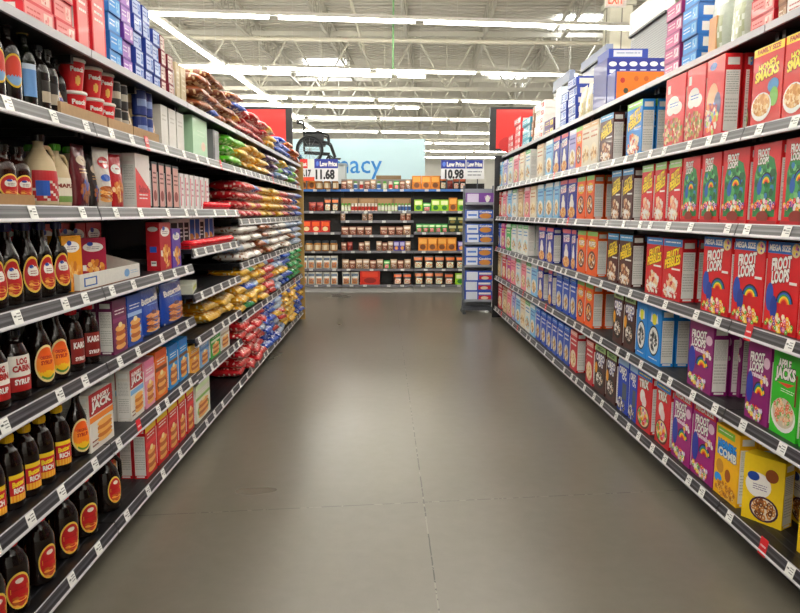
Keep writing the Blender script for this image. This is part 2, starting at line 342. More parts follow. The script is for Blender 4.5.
# ------------------------------------------------------------------ shelving
LH = {'top': 1.98, 'u2': 1.724, 'u3': 1.42, 'u4': 1.12, 'u5': .83, 'u6': .51, 'base': .19}
RH = {'top': 2.10, 'r5': 1.722, 'r4': 1.356, 'r3': .973, 'r2': .612, 'base': .22}
BLK = '#0f0f11'; LIP = '#b9b6bd'
def shelf_mesh(y0, y1, side, x, depth, col=BLK):     # board with its top at z=0, front at x, side=+1 when the back is towards +x
    mb = MB(); xb = x+side*depth
    mb.box(min(x, xb), max(x, xb), y0, y1, -.022, 0, col)
    for k in range(10): 
        xx = x+side*(.05+k*.035)
        mb.box(xx-.002, xx+.002, y0+.01, y1-.01, 0, .0008, '#2b2b30')
    for yy in (y0+.02, (y0+y1)/2, y1-.02): mb.box(min(x+side*.05, xb), max(x+side*.05, xb), yy-.012, yy+.012, -.05, -.022, col)
    return mb
def gondola(name, stem, secs, side, x_in, depth, levels_of, height, place=''):
    for si, (y0, y1) in enumerate(secs):
        lv = levels_of(si); x = x_in; root = link(name, None, None, (0, 0, 0)); root.location = (x+side*depth/2, (y0+y1)/2, 0)
        ox, oy = root.location.x, root.location.y
        def part(nm, mb, mat='painted steel', par=None, lab=None, off=(0, 0, 0)):
            mb.v = [(a-ox-off[0], b-oy-off[1], c-off[2]) for a, b, c in mb.v]
            o = link(nm, mesh_of(mb, nm, mat), par or root, off)
            return o
        xb = x+side*depth
        m = MB(); m.box(min(xb, xb+side*.03), max(xb, xb+side*.03), y0, y1, FL+.01, height, '#1d1d20')
        for k in range(int(height/.025)): 
            for yy in (y0+.06, y1-.06): m.box(min(xb, xb-side*.001), max(xb, xb-side*.001), yy-.003, yy+.003, .05+k*.025, .062+k*.025, '#050506')
        part('back_panel', m)
        for yy in (y0+.013, y1-.013):
            m = MB(); m.box(min(xb-side*.02, xb), max(xb-side*.02, xb), yy-.012, yy+.012, FL, height+.01, '#222226'); part('upright', m)
        m = MB(); m.box(min(x+side*.09, xb), max(x+side*.09, xb), y0+.002, y1-.002, FL, lv[0]-.03, '#101012'); part('kick_base', m)
        for li, h in enumerate(lv):
            top = li == len(lv)-1; x = x_in + (side*.06 if top and side > 0 else 0); dd = depth-abs(x-x_in)
            sh = part('shelf', (lambda mm: (setattr(mm, 'v', [(a, b, c+h) for a, b, c in mm.v]), mm)[1])(shelf_mesh(y0+.003, y1-.003, side, x, dd)))
            # price channel: sloping strip along the front
            m = MB(); xo = x-side*.012
            def quad(za, zb, col, e=0):
                t = lambda z: x-side*(.004+.012*(h-z)/.042)-side*e
                m.poly([(t(za), y0+.004, za), (t(za), y1-.004, za), (t(zb), y1-.004, zb), (t(zb), y0+.004, zb)] if side > 0 else
                       [(t(za), y1-.004, za), (t(za), y0+.004, za), (t(zb), y0+.004, zb), (t(zb), y1-.004, zb)], col)
            if top:
                m.box(min(x-side*.012, x), max(x-side*.012, x), y0+.004, y1-.004, h-.024, h+.004, '#b7b6bc'); part('price_channel', m, par=sh); continue
            quad(h-.042, h+.004, '#403f44'); quad(h-.042, h-.035, '#d9d8dc', .0008); quad(h+.0, h+.004, '#c4c3c8', .0008)
            quad(h-.031, h-.024, '#1c1c1f', .0008); quad(h-.012, h-.008, '#242428', .0008); quad(h-.022, h-.017, '#5a595f', .0008)
            m.box(min(x-side*.016, x), max(x-side*.016, x), y0+.004, y1-.004, h-.046, h-.042, '#c9c8cd')
            m.box(min(x-side*.003, x), max(x-side*.003, x), y0+.004, y1-.004, h-.042, h+.003, '#3a3a3e')
            ch = part('price_channel', m, par=sh)
            n = rnd.choice((4, 5, 6)) if y0 < 6 else 5
            for k in range(n):
                yy = y0+(y1-y0)*(k+.5+rnd.uniform(-.25, .25))/n; red = rnd.random() < .05
                m = MB(); w = .024
                t = lambda z: x-side*(.0065+.012*(h-z)/.042)
                zz = (h-.038, h+.001)
                q = [(t(zz[0]), yy-w, zz[0]), (t(zz[0]), yy+w, zz[0]), (t(zz[1]), yy+w, zz[1]), (t(zz[1]), yy-w, zz[1])]
                if red: q = [(a, b, c+(-.012 if i < 2 else .012)) for i, (a, b, c) in enumerate(q)]
                if side < 0: q = [q[1], q[0], q[3], q[2]]
                q2 = [(a+side*.001, b, c) for a, b, c in q]
                m.faces(q+q2, [(0, 1, 2, 3), (7, 6, 5, 4), (0, 4, 5, 1), (1, 5, 6, 2), (2, 6, 7, 3), (3, 7, 4, 0)], '#c8202c' if red else '#efefec')
                mp = lambda u, v, kk: tuple(q[0][i]*(1-u)*(1-v)+q[1][i]*u*(1-v)+q[2][i]*u*v+q[3][i]*(1-u)*v-(side*(.0005+kk) if i == 0 else 0) for i in range(3))
                cv = Canvas(m, mp, 1)
                if red: cv.bars(.15, .35, .85, .65, 1, '#f2dada', k)
                else: cv.bars(.12, .2, .55, .85, 3, '#55565a', k); cv.bars(.62, .35, .9, .75, 1, '#1d1d20', k+1)
                part('sale_tag' if red else 'price_tag', m, 'printed carton', ch)
        if si == len(secs)-1:
            m = MB(); xa, xc = x_in-side*.035, x_in+side*(depth+.03)
            m.box(min(xa, xc), max(xa, xc), y1+.001, y1+.025, FL, height+.02, '#a98a52' if side < 0 else '#1a1a1d'); part('end_panel', m)
        nm = ['nearest', 'second nearest', 'third nearest', 'fourth nearest', 'fifth nearest', 'sixth nearest', 'seventh nearest'][si]
        tag(root, f'{stem}, {nm} section of the run', 'shelving unit', place, None, group=stem.split(' section')[0]+' sections')
LJ = [.17, 1.395, 2.62, 3.845, 5.07, 6.295, 7.52, 8.745]
RJ = [.30, 1.525, 2.75, 3.975, 5.2, 6.425, 7.65, 8.90]
lvA = [.19, .51, .83, 1.12, 1.42, 1.724, 1.98]; lvC = [.19, .49, .70, .95, 1.20, 1.42, 1.724, 1.98]; lvD = [.19, .65, 1.035, 1.355, 1.724, 1.98]
gondola('shelving_unit', 'black steel syrup shelving on left', list(zip(LJ, LJ[1:])), -1, -DL, .46, lambda i: lvA if i < 3 else (lvC if i == 3 else lvD), 2.0)
gondola('shelving_unit', 'black steel cereal shelving on right', list(zip(RJ, RJ[1:])), 1, DR, .46, lambda i: sorted(RH.values()), 2.09)

# ------------------------------------------------------------------ right side: cereal
RN = {'top': 'on right top shelf', 'r5': 'on right fifth shelf', 'r4': 'on right fourth shelf', 'r3': 'on right third shelf', 'r2': 'on right second shelf', 'base': 'on right bottom shelf'}
def rbox(lv, xl, xr, key, inset=0.0, yaw=0.0, back=0, hs=1.0, extra=None, out=0):
    p = PR[key]; h0 = RH[lv]; X = DR+.03+inset; zc = h0+.15
    y1 = yat(xr, X, zc); y0 = yat(xl, X, zc); w = min(max(y0-y1-.008, .05), .25)
    sx = w/p.dim[0]
    lo = (X, (y0+y1)/2, h0)
    hs *= min(1, ({'r5': .34, 'r4': .345, 'r3': .36, 'r2': .34, 'base': .37}.get(lv, .5))/p.dim[1]/1.0) if p.dim[1] > .32 else 1
    o = p.put(lo, -PI/2+yaw+rnd.uniform(-.02, .02), RN[lv], scale=(sx, 1, hs), stem=extra)
    for b in range(back):
        q = p.put((X+(p.dim[2]+.006)*(b+1)+.004, lo[1]+rnd.uniform(-.006, .006), h0), -PI/2+rnd.uniform(-.01, .01), RN[lv], scale=(sx, 1, hs), stem='set-back '+p.stem)
    return o
def rrow(lv, items):
    for it in items: rbox(lv, *it[:3], **(it[3] if len(it) > 3 else {}))
B1 = dict(back=1)
rrow('r5', [(784, 817, 'smacks'), (752, 783, 'smacks'), (738, 751, 'trix', dict(inset=.1)), (705, 724, 'fcirc', B1), (686, 704, 'cloud'), (665, 684, 'cloud'),
            (655, 661, 'greenb', dict(inset=.16)), (624, 645, 'bpeb', B1), (599, 614, 'cpeb', B1), (590, 598, 'pale'), (582, 590, 'pale'), (576, 582, 'puffs'),
            (569, 576, 'lav'), (561, 568, 'flakes'), (553, 560, 'flakes'), (545, 553, 'lblue'), (536, 544, 'pale'), (525, 531, 'white'), (519, 525, 'pale'), (513, 519, 'pink'),
            (508, 513, 'white'), (503, 508, 'lav'), (498, 503, 'lblue')])
rrow('r4', [(783, 816, 'mural'), (751, 780, 'mural'), (722, 748, 'mural'), (701, 720, 'mural'), (682, 699, 'mural'), (668, 681, 'fpebg'), (654, 666, 'fpebg'), (641, 653, 'fpebg'),
            (622, 633, 'cpeb', B1), (611, 621, 'cpeb'), (586, 594, 'puffs', dict(back=1)), (577, 585, 'puffs'), (568, 576, 'flakes'), (560, 567, 'flakes'), (554, 559, 'lblue'),
            (545, 553, 'lblue'), (537, 544, 'lblue'), (530, 536, 'pale'), (524, 530, 'pink'), (518, 523, 'tan'), (512, 517, 'white'), (507, 512, 'lblue'), (502, 507, 'pink'), (497, 502, 'redb')])
rrow('r3', [(800, 836, 'froot'), (765, 799, 'froot'), (732, 764, 'froot'), (701, 731, 'froot'), (663, 681, 'fpeb', B1), (646, 662, 'fpeb'), (619, 632, 'cpeb', B1), (607, 618, 'cpeb'),
            (587, 597, 'puffs', B1), (577, 586, 'puffs'), (562, 571, 'flakes'), (571, 576, 'flakes'), (546, 554, 'flakes', B1), (538, 546, 'flakes'), (523, 528, 'white', B1), (517, 523, 'white'),
            (511, 517, 'white'), (506, 511, 'greenb'), (501, 505, 'magenta'), (496.5, 500, 'blue')])
rrow('r2', [(801, 832, 'jacks'), (771, 799, 'jacks'), (746, 770, 'marsh'), (724, 742, 'marsh', dict(inset=.11)), (688, 713, 'marsh', B1), (647, 661, 'bcirc', B1), (636, 647, 'bcirc'),
            (624, 635, 'oreo'), (613, 623, 'oreo'), (585, 593, 'puffs', B1), (577, 584, 'puffs'), (570, 576, 'blue'), (563, 569, 'blue'), (556, 562, 'blue'), (548, 552, 'flakes'), (538, 543, 'flakes', B1),
            (531, 537, 'lblue'), (526, 531, 'white'), (521, 526, 'pink'), (516, 520, 'white'), (511, 515, 'pink'), (507, 511, 'magenta'), (502, 506, 'redb'), (497, 501, 'tan')])
rrow('base', [(799, 830, 'yellow', dict(inset=.04)), (752, 775, 'bear', dict(yaw=.55, inset=.03)), (715, 738, 'comb', B1), (692, 714, 'marshtop'), (672, 691, 'marshtop'), (655, 670, 'trix'), (637, 651, 'trix'),
              (629, 637, 'oreob'), (618, 628, 'oreob'), (606, 616, 'oreo'), (595, 605, 'oreo'), (586, 593, 'redb'), (570, 577, 'redb', B1), (564, 569, 'blue'), (558, 563, 'blue'), (552, 557, 'blue'), (547, 551, 'blue'),
              (541, 546, 'blue'), (536, 540, 'blue'), (530, 535, 'lblue'), (525, 530, 'white'), (520, 525, 'pale'), (516, 520, 'lblue'), (512, 515, 'lav'), (507, 511, 'pink'), (503, 507, 'tan'), (498, 502, 'redb')])
# extra cartons just beyond the near edge of the frame and behind the turned yellow box
for X0, yy in ((DR+.13, 2.62), ): PR['bear'].put((X0+.07, yy-.08, RH['base']), -PI/2, RN['base'], stem='yellow cereal box hidden behind the turned one')

# ------------------------------------------------------------------ stacked packs on the top shelves
def d_pack(fg, ac, words):
    def f(c):
        c.rect(.04, .08, .96, .92, fg); c.bars(.1, .3, .55, .75, 2, words, 3); c.rect(.64, .2, .92, .8, ac); c.pile(.78, .5, .1, .22, 8, [words, fg], 3, .03)
    return f
def d_end(c): c.rect(.15, .2, .85, .8, '#e7e3df')
def pack_proto(key, stem, bg, fg, ac, wd, w=.22, h=.07, d=.16, cat='snack box', name='snack_box'):
    box_proto(key, stem, bg, d_pack(fg, ac, wd), w, h, d, cat, name, side=d_end)
pack_proto('ppink', 'red and pink toaster pastry box', '#c81f30', '#e58f8c', '#f1cfc6', '#c23a3a')
pack_proto('pmag', 'magenta toaster pastry box', '#8f1c66', '#c55a90', '#e9cfe0', '#f3dbe8')
pack_proto('psky', 'sky blue toaster pastry box', '#1c6cb8', '#2e93dc', '#7cc0ec', '#cfe8f7')
pack_proto('ppur', 'purple snack bar box', '#6d3a9c', '#a774c8', '#e5d2ec', '#f3e8f7')
pack_proto('pnavy', 'blue and white snack box', '#27429c', '#b9c8ea', '#5f7fc8', '#2b4aa0')
pack_proto('pmaroon', 'maroon and cream snack box', '#7d1830', '#e0cfc6', '#c8978f', '#7d1830')
pack_proto('pred', 'bright red snack box', '#cc1d2b', '#d63a40', '#f2e9e4', '#f7eded')
pack_proto('pteal', 'teal snack box', '#15839c', '#1fa5be', '#c6e8ee', '#eaf7f9')
pack_proto('pwhite', 'white snack box with red print', '#e9e4df', '#f0ece8', '#d8534f', '#c9807b')
pack_proto('pbrown', 'brown cardboard carton of snacks', '#8a5b3a', '#a06e48', '#ceb08e', '#e7d7bf')
pack_proto('pplum', 'dark purple carton with yellow square', '#42194f', '#55236a', '#eac93a', '#eac93a')
LAY = ['bottom layer', 'second layer up', 'third layer up', 'fourth layer up', 'fifth layer up', 'sixth layer up']
def stack(side, hz, place, y0, y1, key, n, X=None, depthx=None):
    p = PR[key]; w, h, d = p.dim
    X = (DR+.03 if side > 0 else -DL-.03) if X is None else X
    for k in range(n):
        p.put((X+side*rnd.uniform(0, .012), (y0+y1)/2+rnd.uniform(-.006, .006), hz+k*(h+.0015)), -side*PI/2+rnd.uniform(-.03, .03), place, scale=((abs(y1-y0)-.012)/w, 1, 1),
              stem=f'{p.stem}, {LAY[k]}' if n > 1 else p.stem)
def rst(xl, xr, key, n, X=None):
    XX = DR+.09 if X is None else X; X = XX; zc = RH['top']+.12
    stack(1, RH['top'], RN['top'], yat(xr, XX, zc), yat(xl, XX, zc), key, n, X)
rst(787, 812, 'pwhite', 4); rst(776, 786, 'pbrown', 4); rst(749, 775, 'ppink', 4)
rst(681, 697, 'psky', 5); rst(664, 680, 'pmag', 5)
rst(592, 600, 'pnavy', 3); rst(567, 575, 'pnavy', 5); rst(557, 566, 'pnavy', 4); rst(534, 543, 'pwhite', 5); rst(544, 553, 'pplum', 2); rst(522, 530, 'pteal', 4); rst(508, 513, 'pred', 3); rst(514, 520, 'pred', 5)
rst(531, 533, 'pbrown', 5)

# ------------------------------------------------------------------ bags
def bag_mesh(Wd, L, T, colf, seed, nu=18, nv=20, wr=.008):
    R = random.Random(seed); mb = MB(); P = [(R.uniform(2, 13), R.uniform(2, 13), R.uniform(0, 6)) for _ in range(5)]
    def pt(u, v, sg):
        a = abs(2*u-1); b = abs(2*v-1); f = (max(0, 1-a**2.6))**.55*(max(0, 1-b**3.2))**.6
        w = sum(math.sin(p[0]*2*u*PI/2+p[1]*v*PI/2+p[2]) for p in P)/5
        x = (u-.5)*Wd*(1-.07*math.cos((v-.5)*PI)*0+.04*w*(1-f)); y = (v-.5)*L+.006*w
        z = T/2+sg*T/2*f+wr*w*(.4+f*.6)
        if b > .97: z = T/2-.012+.004*math.sin(u*40)
        return (x, y, max(z, 0.0))
    for sg in (1, -1):
        g = [[pt(i/nu, j/nv, sg) for i in range(nu+1)] for j in range(nv+1)]
        for j in range(nv):
            for i in range(nu):
                q = [g[j][i], g[j][i+1], g[j+1][i+1], g[j+1][i]]
                mb.poly(q if sg > 0 else q[::-1], colf((i+.5)/nu, (j+.5)/nv, sg), True)
    return mb
def bagcol(base, panel, food, seal, seed):
    R = random.Random(seed)
    T = {}
    def f(u, v, sg):
        if v < .06 or v > .94: return seal
        k = (int(u*14), int(v*16), sg)
        if .1 < v < .26 and .12 < u < .88: return panel if R.random() < .6 else base
        if .3 < v < .8 and .2 < u < .8: return food if R.random() < .6 else (panel if R.random() < .5 else base)
        if R.random() < .16: return panel
        return base
    return f
def bag_proto(key, stem, base, panel, food, seal=None, cat='snack bag', name='snack_bag', Wd=.245, L=.26, T=.074):
    ps = []
    for s in range(3):
        me = mesh_of(bag_mesh(Wd, L, T, bagcol(base, panel, food, seal or base, s+5), s*7+len(PR)), name, 'film bag', True)
        q = Proto(name, stem, cat, me); q.dim = (Wd, L, T); ps.append(q)
    PR[key] = ps
bag_proto('bbrown', 'brown and orange candy bag', '#7a3f1d', '#e0c9a0', '#d98b3a', '#a05522')
bag_proto('bred', 'red candy bag', '#b51a24', '#f0dcd0', '#7a1218', '#cc3a36')
bag_proto('byel', 'golden yellow candy bag', '#e0a92a', '#fff2c8', '#b5651d', '#eec352')
bag_proto('bblue', 'royal blue candy bag', '#1d45a8', '#e8ecf4', '#8a2e3c', '#3a62c0')
bag_proto('brust', 'rust red chocolate bag', '#9c3418', '#e6a64a', '#5a2614', '#b84e28')
bag_proto('bgreen', 'lime green candy bag', '#5cb32a', '#e9f3c8', '#c9402c', '#7cc843')
bag_proto('bwhite', 'white and brown chocolate bag', '#e6e1da', '#8b5a3c', '#6b3d2a', '#f1eee9')
bag_proto('bmix', 'silver blue candy bag', '#8fa8cc', '#f2f2f0', '#b93a4c', '#b6c6dc')
bag_proto('bpurple', 'plum candy bag', '#4b2a58', '#e5c9a8', '#c9622c', '#6a3d78')
bag_proto('bgreen2', 'emerald green candy bag', '#1f8a4a', '#f1eccd', '#dba43a', '#3aa764')
def bagcols(hz, place, y0, y1, seq, nl, X=-DL-.11, side=-1, over=.0):
    step = .258; n = max(1, int(round((y1-y0)/step))); 
    for i in range(n):
        yc = y0+(i+.5)*(y1-y0)/n; key = seq[min(len(seq)-1, int(i*len(seq)/n))]
        m = nl(i) if callable(nl) else nl
        for k in range(m):
            kk = key if rnd.random() < .85 else seq[rnd.randrange(len(seq))]
            p = PR[kk][rnd.randrange(3)]; T = p.dim[2]
            z = hz+.002+k*(T*.93)
            p.put((X+side*rnd.uniform(-.02, .035), yc+rnd.uniform(-.015, .015), z), -side*PI/2+rnd.uniform(-.14, .14), place, stem=f'{p.stem}, {LAY[k]}', scale=(rnd.uniform(.96, 1.04), 1, 1))
LN = {'top': 'on left top shelf', 'u2': 'on left shelf below the top', 'u3': 'on left eye level shelf', 'u4': 'on left fourth shelf', 'u5': 'on left third shelf', 'u6': 'on left second shelf', 'base': 'on left bottom shelf'}
FN = {1.724: 'on left far shelf below the top', 1.355: 'on left far eye level shelf', 1.035: 'on left far third shelf', .65: 'on left far second shelf', .19: 'on left far bottom shelf'}
bagcols(1.98, LN['top'], 4.05, 8.7, ['bbrown', 'bbrown', 'bred', 'bred', 'bred', 'byel', 'bblue', 'bblue', 'brust', 'brust'], lambda i: [3, 4, 4, 3, 4, 3, 3, 3, 3, 3, 3, 2, 2, 3, 2, 3, 2, 2, 2, 2][min(i, 19)])
bagcols(1.724, FN[1.724], 4.82, 8.7, ['bgreen', 'byel', 'byel', 'bpurple', 'bmix', 'bblue', 'bmix', 'brust'], 3)
bagcols(1.355, FN[1.355], 5.1, 8.7, ['bred', 'bred', 'byel', 'byel', 'bred', 'bpurple', 'bblue'], 4)
bagcols(1.035, FN[1.035], 5.1, 8.7, ['bwhite', 'bbrown', 'bwhite', 'bwhite', 'bmix', 'bmix'], 4)
bagcols(.65, FN[.65], 5.1, 8.7, ['byel', 'byel', 'bred', 'bmix', 'bblue', 'bgreen2', 'bgreen2'], 5)
bagcols(.19, FN[.19], 5.0, 8.7, ['bred', 'bred', 'bblue', 'bmix', 'byel', 'byel', 'bblue'], 6)
bagcols(.70, 'on left sparse lower shelf', 4.35, 5.05, ['byel'], 2, X=-DL-.15)

# ------------------------------------------------------------------ bottles
def prof_r(prof, z):
    for (r0, z0), (r1, z1) in zip(prof, prof[1:]):
        if z0 <= z <= z1 and z1 > z0: return r0+(r1-r0)*(z-z0)/(z1-z0)
    return prof[-1][0]
def sprof(pts, n=4):               # Catmull-Rom smoothing of a profile
    out = []
    for i in range(len(pts)-1):
        p0 = pts[max(i-1, 0)]; p1 = pts[i]; p2 = pts[i+1]; p3 = pts[min(i+2, len(pts)-1)]
        for k in range(n):
            t = k/n; out.append(tuple(max(.001, .5*(2*p1[j]+(p2[j]-p0[j])*t+(2*p0[j]-5*p1[j]+4*p2[j]-p3[j])*t*t+(3*p1[j]-p0[j]-3*p2[j]+p3[j])*t**3)) if j == 0 else p1[1]+(p2[1]-p1[1])*t for j in (0, 1)))
    return out+[pts[-1]]
def wrapf(prof, sx, sy, zc, hz, am):
    def m(u, v, k):
        z = zc+(v-.5)*2*hz; a = (u-.5)*2*am; r = prof_r(prof, z)
        return ((r*sx+.0007+k)*math.sin(a), -(r*sy+.0007+k)*math.cos(a), z)
    return m
def label_mesh(prof, sx, sy, zc, hz, am, colf, shape='rect', txts=(), n=12, draw=None):
    mb = MB(); mp = wrapf(prof, sx, sy, zc, hz, am)
    if shape == 'oval':
        rings = 8; seg = 28
        for i in range(rings):
            for j in range(seg):
                q = []
                for a, b in ((i, j), (i+1, j), (i+1, j+1), (i, j+1)):
                    t = 2*PI*b/seg; rr = a/rings*.5; q.append((.5+rr*math.cos(t), .5+rr*math.sin(t)))
                cu = sum(x for x, y in q)/4; cv = sum(y for x, y in q)/4
                pts = [mp(x, y, 0) for x, y in q]
                if i == 0: pts = pts[1:3]+[pts[0]]
                mb.poly(pts, colf(cu, cv, (i+.5)/rings), True)
    else:
        for i in range(n):
            for j in range(n):
                mb.poly([mp((i+a)/n, (j+b)/n, 0) for a, b in ((0, 0), (1, 0), (1, 1), (0, 1))], colf((i+.5)/n, (j+.5)/n, 0), True)
    cv = Canvas(mb, lambda u, v, k: mp(u, v, k+.0004), 1)
    if draw: draw(cv)
    for t in txts: cv.text(*t)
    return mb
def bottle(key, stem, prof, sx, sy, body, cap, capcol, label, draw=None, cat='syrup bottle', name='syrup_bottle', bmat='glossy plastic', handle=None, capmat='glossy plastic', cap_label=None):
    pf = sprof(prof); parts = []
    mb = MB(); mb.lathe(pf, body, sx, sy, 28)
    parts.append(('body', mesh_of(mb, 'body', bmat)))
    zt = prof[-1][1]; rc, hc = cap
    mb = MB(); mb.lathe([(rc*.98, zt-.004), (rc, zt), (rc, zt+hc*.85), (rc*.9, zt+hc), (.001, zt+hc)], capcol, n=20)
    for k in range(20):
        t = 2*PI*k/20; mb.box(rc*math.cos(t)-.0008, rc*math.cos(t)+.0008, rc*math.sin(t)-.0008, rc*math.sin(t)+.0008, zt, zt+hc*.8, capcol)
    parts.append(('cap', mesh_of(mb, 'cap', capmat), cap_label))
    if label:
        parts.append(('label', mesh_of(label_mesh(pf, sx, sy, *label, draw=draw), 'label', 'printed carton')))
    if handle:
        mb = MB(); mb.path(handle[0], handle[1], body if not callable(body) else body(.1), 10)
        parts.append(('handle', mesh_of(mb, 'handle', bmat)))
    PR[key] = Proto(name, stem, cat, None, parts); PR[key].dim = (.09, zt+hc, .09)
DK = '#150a07'
P_butter = [(.030, 0), (.040, .006), (.042, .05), (.039, .09), (.034, .115), (.036, .14), (.028, .165), (.016, .195), (.013, .215), (.013, .228)]
P_syr = [(.036, 0), (.043, .006), (.045, .04), (.044, .11), (.042, .145), (.03, .178), (.017, .195), (.016, .21)]
P_jug = [(.05, 0), (.06, .01), (.062, .06), (.06, .12), (.048, .165), (.025, .2), (.019, .215), (.019, .232)]
P_oil = [(.03, 0), (.033, .006), (.034, .06), (.034, .15), (.028, .175), (.014, .195), (.013, .235)]
P_cyl = [(.033, 0), (.036, .006), (.036, .13), (.03, .155), (.016, .175), (.015, .2)]
def lc_redoval(u, v, r):
    if r > .87: return '#e9c95a'
    return '#b81c22'
def dr_pan(c):
    for i in range(4): c.ell(.5, .1+i*.07, .3-.015*i, .05, '#c9702a' if i % 2 else '#f0b45c')
    for k in range(3): c.ell(.34+.16*k, .6+.04*(k % 2), .12, .13, '#f3eee6', 12)
    c.ell(.5, .56, .24, .1, '#f3eee6', 14); c.ell(.42, .72, .12, .05, '#24489c', 10); c.bars(.34, .5, .66, .62, 2, '#8a3a40')
def dr_tear(c):
    c.rect(.16, .46, .84, .6, '#f0c23a'); c.bars(.2, .48, .8, .58, 1, '#a81a1e')
    for i in range(4): c.ell(.5, .1+i*.075, .3, .05, '#b85c20' if i % 2 else '#f0a848')
    c.ell(.5, .78, .16, .07, '#f4e6d8', 12)
def lc_orange(u, v, r):
    if r > .86: return '#f0d9a0'
    if v < .3: return '#f2c32c' if v > .16 else '#5a8a3a'
    if v > .68: return '#e9641c'
    return '#f08a24'
def lc_white(u, v, r): return '#a81e1e' if v < .45 else '#efebe3'
def lc_red(u, v, r):
    if v > .82: return '#e8c62c'
    if v < .25: return '#e9962c' if int(u*12) % 2 else '#f4c04a'
    return '#c3202a'
def lc_karo(u, v, r): return '#7d1c14' if .04 < v < .96 else '#d8b07a'
def lc_blue(u, v, r): return '#6e9bd0' if v < .8 else '#c9d8ea'
def lc_maple(u, v, r):
    if v > .7: return '#b4232a'
    if .1 < u < .42 and .2 < v < .7: return '#2a5ab0'
    return '#a8262b' if (int(u*12)+int(v*12)) % 4 else '#e4ddd0'
def lc_cream(u, v, r): return '#7fa05a' if v < .22 else '#e6e0cf'
bottle('bt_navy', 'dark syrup bottle with navy cap', P_butter, 1.0, .82, DK, (.017, .022), '#1b2050', (.085, .058, .85, lc_redoval, 'oval'), dr_pan)
bottle('bt_cabin', 'dark syrup bottle with white label', [(.036, 0), (.046, .006), (.047, .1), (.045, .14), (.03, .175), (.02, .185), (.02, .2)], 1, .8, DK, (.024, .02), '#141414', (.085, .055, .9, lc_white, 'rect', (('LOG', .3, .76, .7, .92, '#a81e1e'), ('CABIN', .15, .56, .85, .72, '#a81e1e'), ('SYRUP', .2, .2, .8, .34, W))))
bottle('bt_oval', 'tall dark syrup bottle with orange oval label', P_butter, 1.08, .85, DK, (.016, .02), '#1a1210', (.08, .062, 1.0, lc_orange, 'oval', (('ORIGINAL', .24, .62, .76, .7, '#b3241c'), ('SYRUP', .25, .48, .75, .58, '#b3241c'))))
bottle('bt_karo', 'dark syrup bottle with red cap and maroon label', P_syr, .95, .85, DK, (.02, .03), '#c3161e', (.075, .045, .85, lc_karo, 'rect', (('KARO', .15, .62, .85, .85, W), ('SYRUP', .2, .12, .8, .26, W))), cap_label='red screw cap')
bottle('bt_yel', 'dark syrup bottle with yellow cap', P_syr, .95, .85, DK, (.019, .02), '#e0b41c', (.068, .042, .7, lc_red, 'rect', (('Butter', .15, .58, .85, .76, '#f6dd3c', None, .06), ('RICH', .2, .32, .8, .5, W))), cap_label='yellow screw cap')
bottle('bt_red', 'large black syrup bottle with red cap', [(.036, 0), (.046, .008), (.047, .06), (.049, .12), (.047, .155), (.036, .185), (.021, .205), (.018, .215)], 1.05, .82, DK, (.022, .026), '#c3161e', (.075, .058, .8, lc_redoval, 'oval'), dr_tear, cap_label='red screw cap')
bottle('bt_jug', 'big black handled syrup jug', P_jug, 1.0, .85, DK, (.024, .022), '#141010', (.09, .055, .6, lc_redoval, 'oval'), dr_tear,
       handle=([(.02, 0, .205), (.055, 0, .205), (.078, 0, .18), (.08, 0, .12), (.066, 0, .08), (.05, 0, .07)], .009))
bottle('bt_sauce', 'dark sauce bottle with round red label', P_oil, 1, .9, DK, (.017, .025), '#2a1410', (.1, .05, .9, lambda u, v, r: '#d8b52c' if r > .86 else ('#c9402c' if v > .35 else '#7fa3c8'), 'oval'), None, 'sauce bottle', 'sauce_bottle')
bottle('bt_oil', 'square black bottle with gold cap and blue label', P_oil, 1, .95, '#10140c', (.018, .04), '#8d7a3c', (.09, .05, .7, lc_blue, 'rect'), None, 'sauce bottle', 'sauce_bottle', cap_label='gold cap')
bottle('bt_plain', 'plain dark glass bottle', P_cyl, 1, 1, '#120d0b', (.018, .02), '#191919', (.07, .035, .5, lambda u, v, r: '#b9ad9a' if v < .5 else '#1c1512', 'rect'), None, 'sauce bottle', 'sauce_bottle')
bottle('bt_maple', 'clear amber syrup bottle with black cap', P_cyl, 1.1, .9, '#2a0f08', (.02, .024), '#15130f', (.07, .045, .9, lc_redoval, 'oval'), dr_pan)
TANJ = '#cdbb98'
HND = ([(.02, 0, .2), (.045, 0, .2), (.062, 0, .175), (.06, 0, .14), (.045, 0, .12)], .007)
bottle('bt_tan', 'cream maple syrup jug with black cap', [(r*.95, z*.95) for r, z in P_jug], 1, .85, TANJ, (.021, .02), '#1a1614', (.07, .05, 1.2, lc_maple, 'rect'), bmat='matt plastic', name='syrup_jug', handle=HND)
bottle('bt_tang', 'cream maple syrup jug with green cap', [(r*.85, z*.86) for r, z in P_jug], 1, .85, TANJ, (.02, .02), '#4f9a2c', (.06, .042, 1.2, lc_cream, 'rect', (('MAPLE', .2, .6, .8, .75, '#7a3020'),)), bmat='matt plastic', name='syrup_jug', cap_label='green screw cap',
       handle=([(.018, 0, .18), (.04, 0, .18), (.055, 0, .155), (.053, 0, .125), (.04, 0, .11)], .0065))
def lput(lv, px, key, inset=.05, rz=0, hz=None, place=None, **kw):
    h0 = LH[lv] if hz is None else hz; X = -DL-.02-inset
    return PR[key].put((X, yat(px, X, h0+.1), h0), PI/2-.45+rz+rnd.uniform(-.15, .15), place or LN[lv], **kw)
for px in (-12, 12, 40, 64, 84): lput('base', px, 'bt_red')
for px in (-2, 30, 52, 74): lput('base', px, 'bt_red', .17, stem='large black syrup bottle in second row')
lput('base', 106, 'bt_jug', .06)
for px in (-10, 9, 26, 41, 58): lput('u6', px, 'bt_yel', .05)
for px in (3, 20, 35, 52): lput('u6', px, 'bt_yel', .15, stem='dark syrup bottle in second row')
